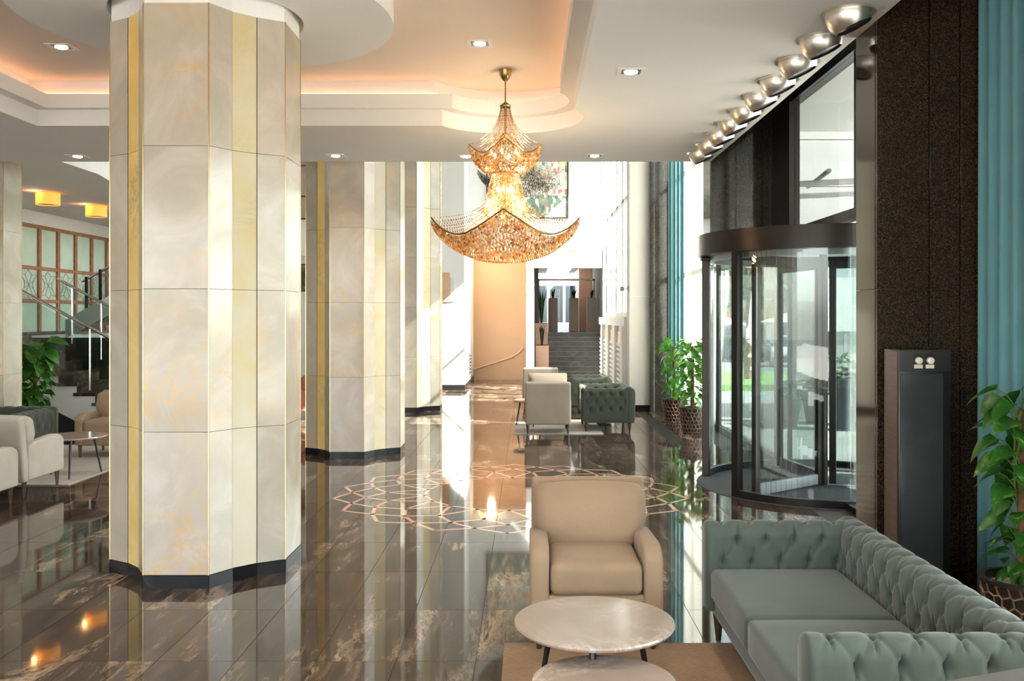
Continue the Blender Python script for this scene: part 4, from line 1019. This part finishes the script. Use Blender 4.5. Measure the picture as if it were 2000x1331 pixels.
# oak framed glass screen on the landing wall
ws = struct('window_5', MB().box(-9.6, -9.585, 17.2, 22.5, 1.55, 3.52), 'wood_red')
ys = [17.30 + k * .72 for k in range(8)]
for y in ys: MB().box(-9.585, -9.52, y - .05, y + .05, 1.45, 3.60).build('frame_post', 'wood_red', ws, bevel=.004, segs=1)
for z in (1.45, 2.08, 2.72, 3.53): MB().box(-9.585, -9.525, 17.25, 22.4, z, z + .07).build('frame_rail', 'wood_red', ws, bevel=.004, segs=1)
for a, b in zip(ys[:-1], ys[1:]):
    for z0, z1 in ((1.52, 2.08), (2.15, 2.72), (2.79, 3.53)):
        p = MB().box(-9.575, -9.56, a + .05, b - .05, z0, z1).build('pane', 'frost', ws)
        if z0 == 2.15:
            cy, cz = (a + b) / 2, (z0 + z1) / 2; mb = MB(); hw, hz = (b - a) / 2 - .06, (z1 - z0) / 2 - .01
            cn = [(-hw, hz * .7), (-.02, hz), (hw, hz * .7), (hw * .45, 0), (hw, -hz * .8), (.03, -hz), (-hw, -hz * .8), (-hw * .45, 0)]
            for q in range(8):
                m_, n_ = cn[q], cn[(q + 1) % 8]; mid = ((m_[0] + n_[0]) * .38, (m_[1] + n_[1]) * .38)
                mb.tube([(-9.556, cy + m_[0], cz + m_[1]), (-9.556, cy + mid[0], cz + mid[1]), (-9.556, cy + n_[0], cz + n_[1])], .005, 4)
                mb.tube([(-9.556, cy + mid[0], cz + mid[1]), (-9.556, cy, cz)], .004, 4)
            mb.build('leaded_star', 'grey_metal', p)

# ------------------------------------------------------------------ far stairs, planters, corridor
fs_ = thing('marble_stairs', 'grey veined marble steps at the far end of the hall', 'stairs', (0, 0, 0))
for k in range(1, 10):
    MB().box(.66, 2.38, 28 + .3 * (k - 1) - .01, 28 + .3 * k, .145 * k - .012, .145 * k).build('tread', 'onyx', fs_)
    MB().box(.66, 2.38, 28 + .3 * (k - 1), 28 + .3 * k, .145 * (k - 1), .145 * k - .012).build('riser', 'stair_marble', fs_)
ZU = .145 * 9
struct('floor_upper', MB().box(-1.0, 2.6, 30.7, 44, ZU - .2, ZU), 'floor')
struct('wall_upper_right', MB().box(2.4, 2.6, 24.5, 44, 0, 3.8), 'white')
struct('wall_upper_left', MB().box(-1.0, -.8, 28.4, 44, 0, 3.8), 'pale_wall')
wu = struct('window_6', MB().box(-.8, 2.4, 43.8, 43.9, ZU, ZU + .25).box(-.8, 2.4, 43.8, 43.9, 3.3, 3.8), 'white')
for x in (-.75, .15, 1.0, 1.75, 2.35): MB().box(x - .06, x + .06, 43.78, 43.9, ZU + .25, 3.3).build('mullion', 'white', wu)
for a, b in ((-.69, .09), (.21, .94), (1.06, 1.69), (1.81, 2.29)): MB().box(a, b, 43.83, 43.84, ZU + .25, 3.3).build('pane', 'glass_dark', wu)
portal((.8, 44, 2.4), (0, -1, 0), 3.2, 2.2)
df = struct('door_1', MB().box(.35, .42, 31.6, 31.7, ZU, 3.12).box(2.25, 2.32, 31.6, 31.7, ZU, 3.12).box(.35, 2.32, 31.6, 31.7, 3.05, 3.12), 'nickel')
MB().box(.18, .36, 29.6, 29.85, .0, 3.7).build('dark_post', 'planter_grey', df)
for k in range(5): tag(MB().box(.8, 1.7, 33 + k * 1.6, 33.8 + k * 1.6, 3.66, 3.695).build('light_panel', 'panel_glow'), 'glowing ceiling panel in the far corridor, number %s from the stairs' % ['one', 'two', 'three', 'four', 'five'][k], 'ceiling light', 'corridor light panels')
struct('trim_1', MB().box(1.9, 2.39, 34, 36.5, ZU, 3.6), 'pinkwood')
for k in range(3):
    light('corridor_lamp', 'POINT', (1.25, 33.4 + 3.2 * k, 3.55), 9, (1, .93, .85), None, .2)
def spiky(t, z, n, h, seed, mat='leaf_dark', sp=.5):
    rr = random.Random(seed)
    for k in range(n):
        a = rr.uniform(0, 2 * PI); s_ = rr.uniform(.2, 1) * sp; hh = h * rr.uniform(.6, 1); d = Vector((math.cos(a), math.sin(a), 0)); nn = Vector((-d.y, d.x, 0)) * .018
        p = [Vector((0, 0, z)) + d * .02, Vector((0, 0, z + hh * .6)) + d * s_ * hh * .5, Vector((0, 0, z + hh)) + d * s_ * hh]
        MB().add([p[0] - nn, p[0] + nn, p[1] + nn * 1.3, p[1] - nn * 1.3, p[2]], [(0, 1, 2, 3), (3, 2, 4)]).build('blade', mat, t)
for i, (x, lb) in enumerate(((.86, 'leftmost'), (1.56, 'middle'), (2.16, 'rightmost'))):
    t = thing('tall_planter', '%s tall taupe planter with a spiky plant at the top of the far stairs' % lb, 'planter', (x, 31.0, ZU), 0, 'tall taupe planters')
    MB().box(-.155, .155, -.155, .155, 0, 1.13).build('box', 'taupe', t, bevel=.008); MB().box(-.14, .14, -.14, .14, 1.13, 1.14).build('soil', 'bark', t)
    spiky(t, 1.13, 16, .36, 40 + i)
for i, (y, hz, lb, ph) in enumerate(((27.0, .98, 'nearer salmon planter with grassy plant left of the far stairs', .65), (28.2, 1.62, 'taller salmon planter with palm behind the nearer one by the far stairs', 1.25))):
    t = thing('salmon_planter', lb, 'planter', (.43, y, 0), 0, 'salmon planters by the far stairs')
    MB().box(-.19, .19, -.35, .35, 0, hz).build('box', 'pinkwood', t, bevel=.006); MB().box(-.17, .17, -.33, .33, hz, hz + .01).build('soil', 'bark', t)
    spiky(t, hz, 34, ph, 60 + i, 'leaf_dark', .2)
h_ = MB().tube([(-1.55, 26.5, .30), (-.9, 26.5, .50), (-.45, 26.5, .66), (-.25, 26.5, .78), (-.12, 26.5, .92)], .024, 8).build('wall_handrail', 'pinkwood', smooth=True)
tag(h_, 'salmon wooden handrail curving up the peach wall', 'handrail')
for x in (-1.3, -.8, -.4): MB().tube([(x, 26.5, .36 + (x + 1.3) * .31), (x, 26.56, .32 + (x + 1.3) * .31)], .008, 6).build('bracket', 'antique', h_)
sw = thing('stairwell_light', 'round lamp on the stairwell ceiling before the peach wall', 'ceiling light', (-1.0, 25.6, 3.7))
MB().lathe([(0, -.03), (.10, -.03), (.11, 0), (0, 0)], 24).build('lens', 'bulb', sw, smooth=True)
MB().lathe([(.11, -.035), (.13, -.035), (.13, 0), (.11, 0)], 24).build('ring', 'white', sw, smooth=True)
light('stairwell_lamp', 'POINT', (0, 0, -.25), 24, (1, .74, .46), sw, .1)

# ------------------------------------------------------------------ pictures and small wall things
pa = thing('painting', 'large framed townscape painting high on the far end wall', 'painting', (0, 24.28, 4.43))
MB().box(-1.05, 1.05, -.02, .02, 0, 2.3).build('canvas', 'painting', pa)
for b in ((-1.08, -1.05, -.04, .02, -.03, 2.33), (1.05, 1.08, -.04, .02, -.03, 2.33), (-1.05, 1.05, -.04, .02, -.03, 0), (-1.05, 1.05, -.04, .02, 2.3, 2.33)): MB().box(*b).build('frame_bar', 'black_paint', pa)
pb = thing('framed_print', 'small black and white framed print on the wall between the first two columns', 'picture', (-5.45, 22.64, 2.46))
MB().box(-.35, .35, -.01, .02, 0, .62).build('print', 'black_art', pb); MB().box(-.38, .38, .0, .02, -.03, .65).build('frame', 'black_paint', pb)
pc = thing('wall_panel', 'tall dark brown panel high on the wall between the first two columns', 'panel', (-5.5, 22.63, 4.2))
MB().box(-.35, .13, -.01, .03, 0, 2.6).build('board', 'taupe', pc)
for z in (0, .55, 1.3, 2.2): MB().box(-.35, .13, -.03, .0, z, z + .04).build('ledge', 'wood_dark', pc)
struct('trim_2', MB().box(-9.6, -2.2, 22.5, 22.66, 3.3, 3.45), 'white')
wp = thing('wood_wall_panel', 'salmon wood panel with louvred vent on the sunlit far pier', 'panel', (-1.95, 22.65, 2.18))
MB().box(-.2, .04, -.02, .01, 0, .72).build('board', 'pinkwood', wp)
for k in range(7): MB().box(.06, .17, -.02, .01, .02 + k * .09, .08 + k * .09).build('slat', 'white', wp)
vt = thing('wall_vent', 'small grey vent low on the white wall left of the peach stairwell', 'vent', (-1.54, 24.6, .25))
MB().box(-.005, .01, -.45, .45, 0, .62).build('frame', 'grey_top', vt)
for k in range(6): MB().box(.01, .02, -.4, .4, .05 + k * .09, .10 + k * .09).build('slat', 'nickel', vt)
cmr = thing('security_camera', 'small grey security camera on the pale grey far pier', 'camera', (1.94, 17.75, 2.35))
MB().box(-.02, .0, -.03, .03, -.05, .05).build('wall_bracket', 'grey_metal', cmr); MB().tube([(-.02, 0, 0), (-.09, 0, 0)], .01, 6).build('arm', 'grey_metal', cmr)
MB().rbox((-.12, -.03, -.005), (.04, .07, .04), .012).build('body', 'nickel', cmr, smooth=True)

# ------------------------------------------------------------------ outside
def gz(y): return -.04 - max(0, y - 20) * .022
mb = MB(); rows = [[(x, y, gz(y)) for x in (3.1, 8, 20, 70)] for y in (-30, 0, 20, 30, 45, 60, 90)]
mb.grid(rows, 7, 4); g = struct('ground', mb, 'pavement')
g.data.flip_normals()
struct('ground_behind', MB().box(-30, 3.1, -40, -6.2, -.2, -.05), 'reflector')  # unseen ground, kept pale to bounce sun through the back windows
struct('ground_reflector', MB().box(3.2, 24, -30, 7.6, -.2, -.02), 'reflector')  # unseen pale ground added to throw sunlight up to the ceiling
struct('ground_doorstep', MB().box(3.0, 3.2, -6, 18, -.15, -.0005), 'base_marble')
rw = [[(x, y, gz(y) + .012) for x in (5, 15, 40)] for y in (36, 45, 60, 80)]
mb = MB().grid(rw, 4, 3); o = struct('ground_road', mb, 'asphalt')
mb = MB(); pts_ = [(4.6, 24), (9.5, 24.5), (10.6, 27), (10.5, 33), (8, 34), (5.2, 33.5), (4.2, 29)]
mb.add([(x, y, gz(y) + .16) for x, y in pts_] + [(x, y, gz(y) - .05) for x, y in pts_], [tuple(range(7))] + [(i, (i + 1) % 7, 7 + (i + 1) % 7, 7 + i) for i in range(7)])
lw = mb.build('lawn', 'grass'); tag(lw, 'bright green lawn island outside the revolving door', 'lawn', kind='stuff')
ow = struct('wall_outside', MB().box(4.8, 14, 16.55, 16.9, -.1, 6.3), 'stone')
for r in range(7):
    for c in range(7):
        x0 = 4.8 + c * 1.26; z0 = -.06 + r * .84
        if r == 2 and False: continue
        MB().box(x0 + .006, min(14, x0 + 1.254), 16.50, 16.55, z0 + .006, z0 + .834).build('stone_slab', 'stone' if r != 3 else 'pale_wall', ow)
pq = thing('notice_board', 'white notice board on the pale stone wall outside', 'sign', (5.63, 16.3, 1.55)); MB().box(-.32, .32, -.02, .02, 0, .95).build('board', 'awning', pq); MB().box(-.03, .03, .0, .02, -1.6, 0).build('post', 'grey_metal', pq); MB().box(-.2, .2, -.1, .14, -1.6, -1.57).build('foot', 'grey_metal', pq)
struct('ceiling_sun_block', MB().box(3.2, 8.4, -8, 13.4, 4.5, 4.75), 'white')  # slab added and sized to keep direct sun out of the near bays
oc = thing('entrance_canopy', 'white steel canopy frame outside above the revolving door', 'canopy', (0, 0, 0))
for y in (12.2, 13.6): MB().tube([(3.3, y, 3.55), (7.3, y, 3.75)], .04, 8).build('beam', 'awning', oc, smooth=True)
for x in (3.6, 4.6, 5.6, 6.6): MB().tube([(x, 11.0, 3.55), (x + .6, 13.8, 3.75)], .03, 8).build('rafter', 'awning', oc, smooth=True)
MB().box(6.2, 6.5, 15.2, 15.5, -.05, 4.5).build('pillar', 'awning', oc)
def cone_planter(label, x, y, h, r, seed):
    t = thing('outdoor_planter', label, 'planter', (x, y, gz(y)), 0, 'outdoor planters')
    MB().lathe([(r * .62, 0), (r, h), (r - .03, h), (r - .05, h - .06), (0, h - .06)], 24, cap=False).build('pot', 'planter_grey', t, smooth=True)
    rr = random.Random(seed)
    for k in range(34):
        a = rr.uniform(0, 2 * PI); rad = rr.uniform(.05, .3); o = put('leaf', LEAF['leaf_dark'], t, (rad * math.cos(a) * .6, rad * math.sin(a) * .6, h + rr.uniform(-.03, .35)), (rr.uniform(-.6, .6), rr.uniform(-.9, .4), a)); o.scale = (1.1, 1.1, 1.1)
cone_planter('tall tapered grey planter outside, nearest to the stone wall', 5.15, 15.0, .85, .26, 1)
cone_planter('small dark planter with a bush outside behind the door glass', 4.45, 15.6, .45, .2, 2)
cone_planter('low dark planter outside, between the bush and the tall tapered planter', 5.0, 16.1, .45, .2, 3)
def tree(label, x, y, H, R, seed, n=420):
    t = thing('tree', label, 'tree', (x, y, gz(y) - .02), 0, 'trees outside'); rr = random.Random(seed)
    MB().tube([(0, 0, 0), (.05, 0, H * .3), (-.03, .05, H * .6), (.05, 0, H * .85)], [.16, .12, .08, .03], 10).build('trunk', 'bark', t, smooth=True)
    mb = MB()
    for k in range(n):
        u = Vector((rr.gauss(0, 1), rr.gauss(0, 1), rr.gauss(0, 1))).normalized() * (rr.random() ** .4); c = Vector((u.x * R, u.y * R, H * .68 + u.z * H * .36))
        a = Vector((rr.uniform(-1, 1), rr.uniform(-1, 1), rr.uniform(-1, 1))).normalized() * .26; b = a.cross(Vector((rr.uniform(-1, 1), rr.uniform(-1, 1), 1))).normalized() * .16
        mb.add([c - a, c + b, c + a, c - b], [(0, 1, 2, 3)])
    o = mb.build('foliage', 'leaf_dark' if seed % 2 else 'leaf', t); o['kind'] = 'stuff'
tree('slim tree on the lawn close to the revolving door', 6.6, 27.5, 6.0, 1.3, 1)
tree('leafy tree behind the lawn, seen through the left door glass', 6.6, 34.5, 7.0, 2.2, 2)
tree('tall leafy tree beyond the parked cars', 12.6, 60.0, 9.0, 3.2, 3)
tree('broad tree beyond the road at the left of the view through the door', 9.0, 52.0, 8.0, 3.0, 5)
tree('broad leafy tree beside the stone wall outside', 21.5, 58.0, 9.0, 3.4, 7)
def car(label, x, y, mat, rz):
    t = thing('car', label, 'car', (x, y, gz(y) + .012), rz, 'parked cars outside')
    body = [(-1.95, .25), (1.9, .25), (1.95, .6), (1.55, .88), (.75, .98), (-1.8, 1.0), (-1.98, .7)]
    MB().prism_y(body, -.85, .85).build('body', mat, t, bevel=.09, segs=3, angle=.9)
    cab = [(.85, .97), (.15, 1.45), (-1.25, 1.48), (-1.85, .98)]
    MB().prism_y(cab, -.72, .72).build('cabin', mat, t, bevel=.07, segs=3, angle=.9)
    MB().add([(.84, -.64, 1.02), (.84, .64, 1.02), (.24, .58, 1.42), (.24, -.58, 1.42)], [(0, 1, 2, 3)]).build('windscreen', 'car_glass', t)
    for s_ in (-1, 1):
        MB().box(-1.5, .35, s_ * .725 - .004, s_ * .725 + .004, 1.05, 1.38).build('side_window', 'car_glass', t)
        MB().rbox((1.82, s_ * .58, .70), (.10, .18, .08), .04).build('headlamp', 'headlight', t, smooth=True)
        MB().rbox((.55, s_ * .93, 1.02), (.06, .09, .06), .03).build('mirror', mat, t, smooth=True)
        for xx in (-1.25, 1.25):
            wl = MB().lathe([(0, -.10), (.30, -.10), (.31, 0), (.30, .10), (0, .10)], 24); xf(wl, Matrix.Translation((xx, s_ * .78, .31)) @ Matrix.Rotation(PI / 2, 4, 'X')); wl.build('wheel', 'rubber', t, smooth=True)
    MB().box(1.93, 1.97, -.45, .45, .38, .55).build('grille', 'rubber', t); MB().box(1.96, 1.98, -.25, .25, .56, .66).build('number_plate', 'awning', t)
car('white hatchback parked beyond the lawn, facing the door', 12.6, 44.5, 'carpaint', -PI / 2 - .25)
car('dark car parked left of the white hatchback', 12.4, 52.5, 'carpaint_dark', -.6)
car('second dark car further back at the left of the parking', 14.2, 57.0, 'carpaint_dark', -.5)
def parasol(label, x, y):
    t = thing('patio_umbrella', label, 'umbrella', (x, y, gz(y)), 0, 'white umbrellas outside')
    MB().tube([(0, 0, 0), (0, 0, 2.6)], .04, 8).build('pole', 'grey_metal', t); MB().lathe([(1.7, 2.15), (1.68, 2.3), (0.0, 2.85)], 8).build('canopy', 'awning', t); MB().lathe([(.3, 0), (.3, .08), (0, .1)], 12).build('foot', 'grey_top', t)
parasol('white umbrella outside behind the white hatchback', 15.2, 54.0)
parasol('white umbrella outside left of the hatchback', 13.2, 62.0)
def house(label, x0, x1, y, h, mat, bandm):
    t = thing('building', label, 'building', (x0, y, gz(y)), 0, 'buildings across the road')
    MB().box(0, x1 - x0, 0, 6, 0, h).build('walls', mat, t)
    nf = int(h / 3)
    for f in range(nf):
        MB().box(0, x1 - x0, -.12, 0, f * 3 + .1, f * 3 + .9).build('balcony_band', bandm, t)
        for k in range(int((x1 - x0) / 2.2)): MB().box(.5 + k * 2.2, 1.8 + k * 2.2, -.05, .01, f * 3 + 1.1, f * 3 + 2.6).build('window', 'car_glass', t)
house('pale apartment block with ochre balconies beyond the trees', 14.0, 30.0, 78.0, 18, 'pale_wall', 'orange_wall')
house('pale block far left behind the trees outside', 4.0, 13.0, 80.0, 15, 'pale_wall', 'pale_wall')
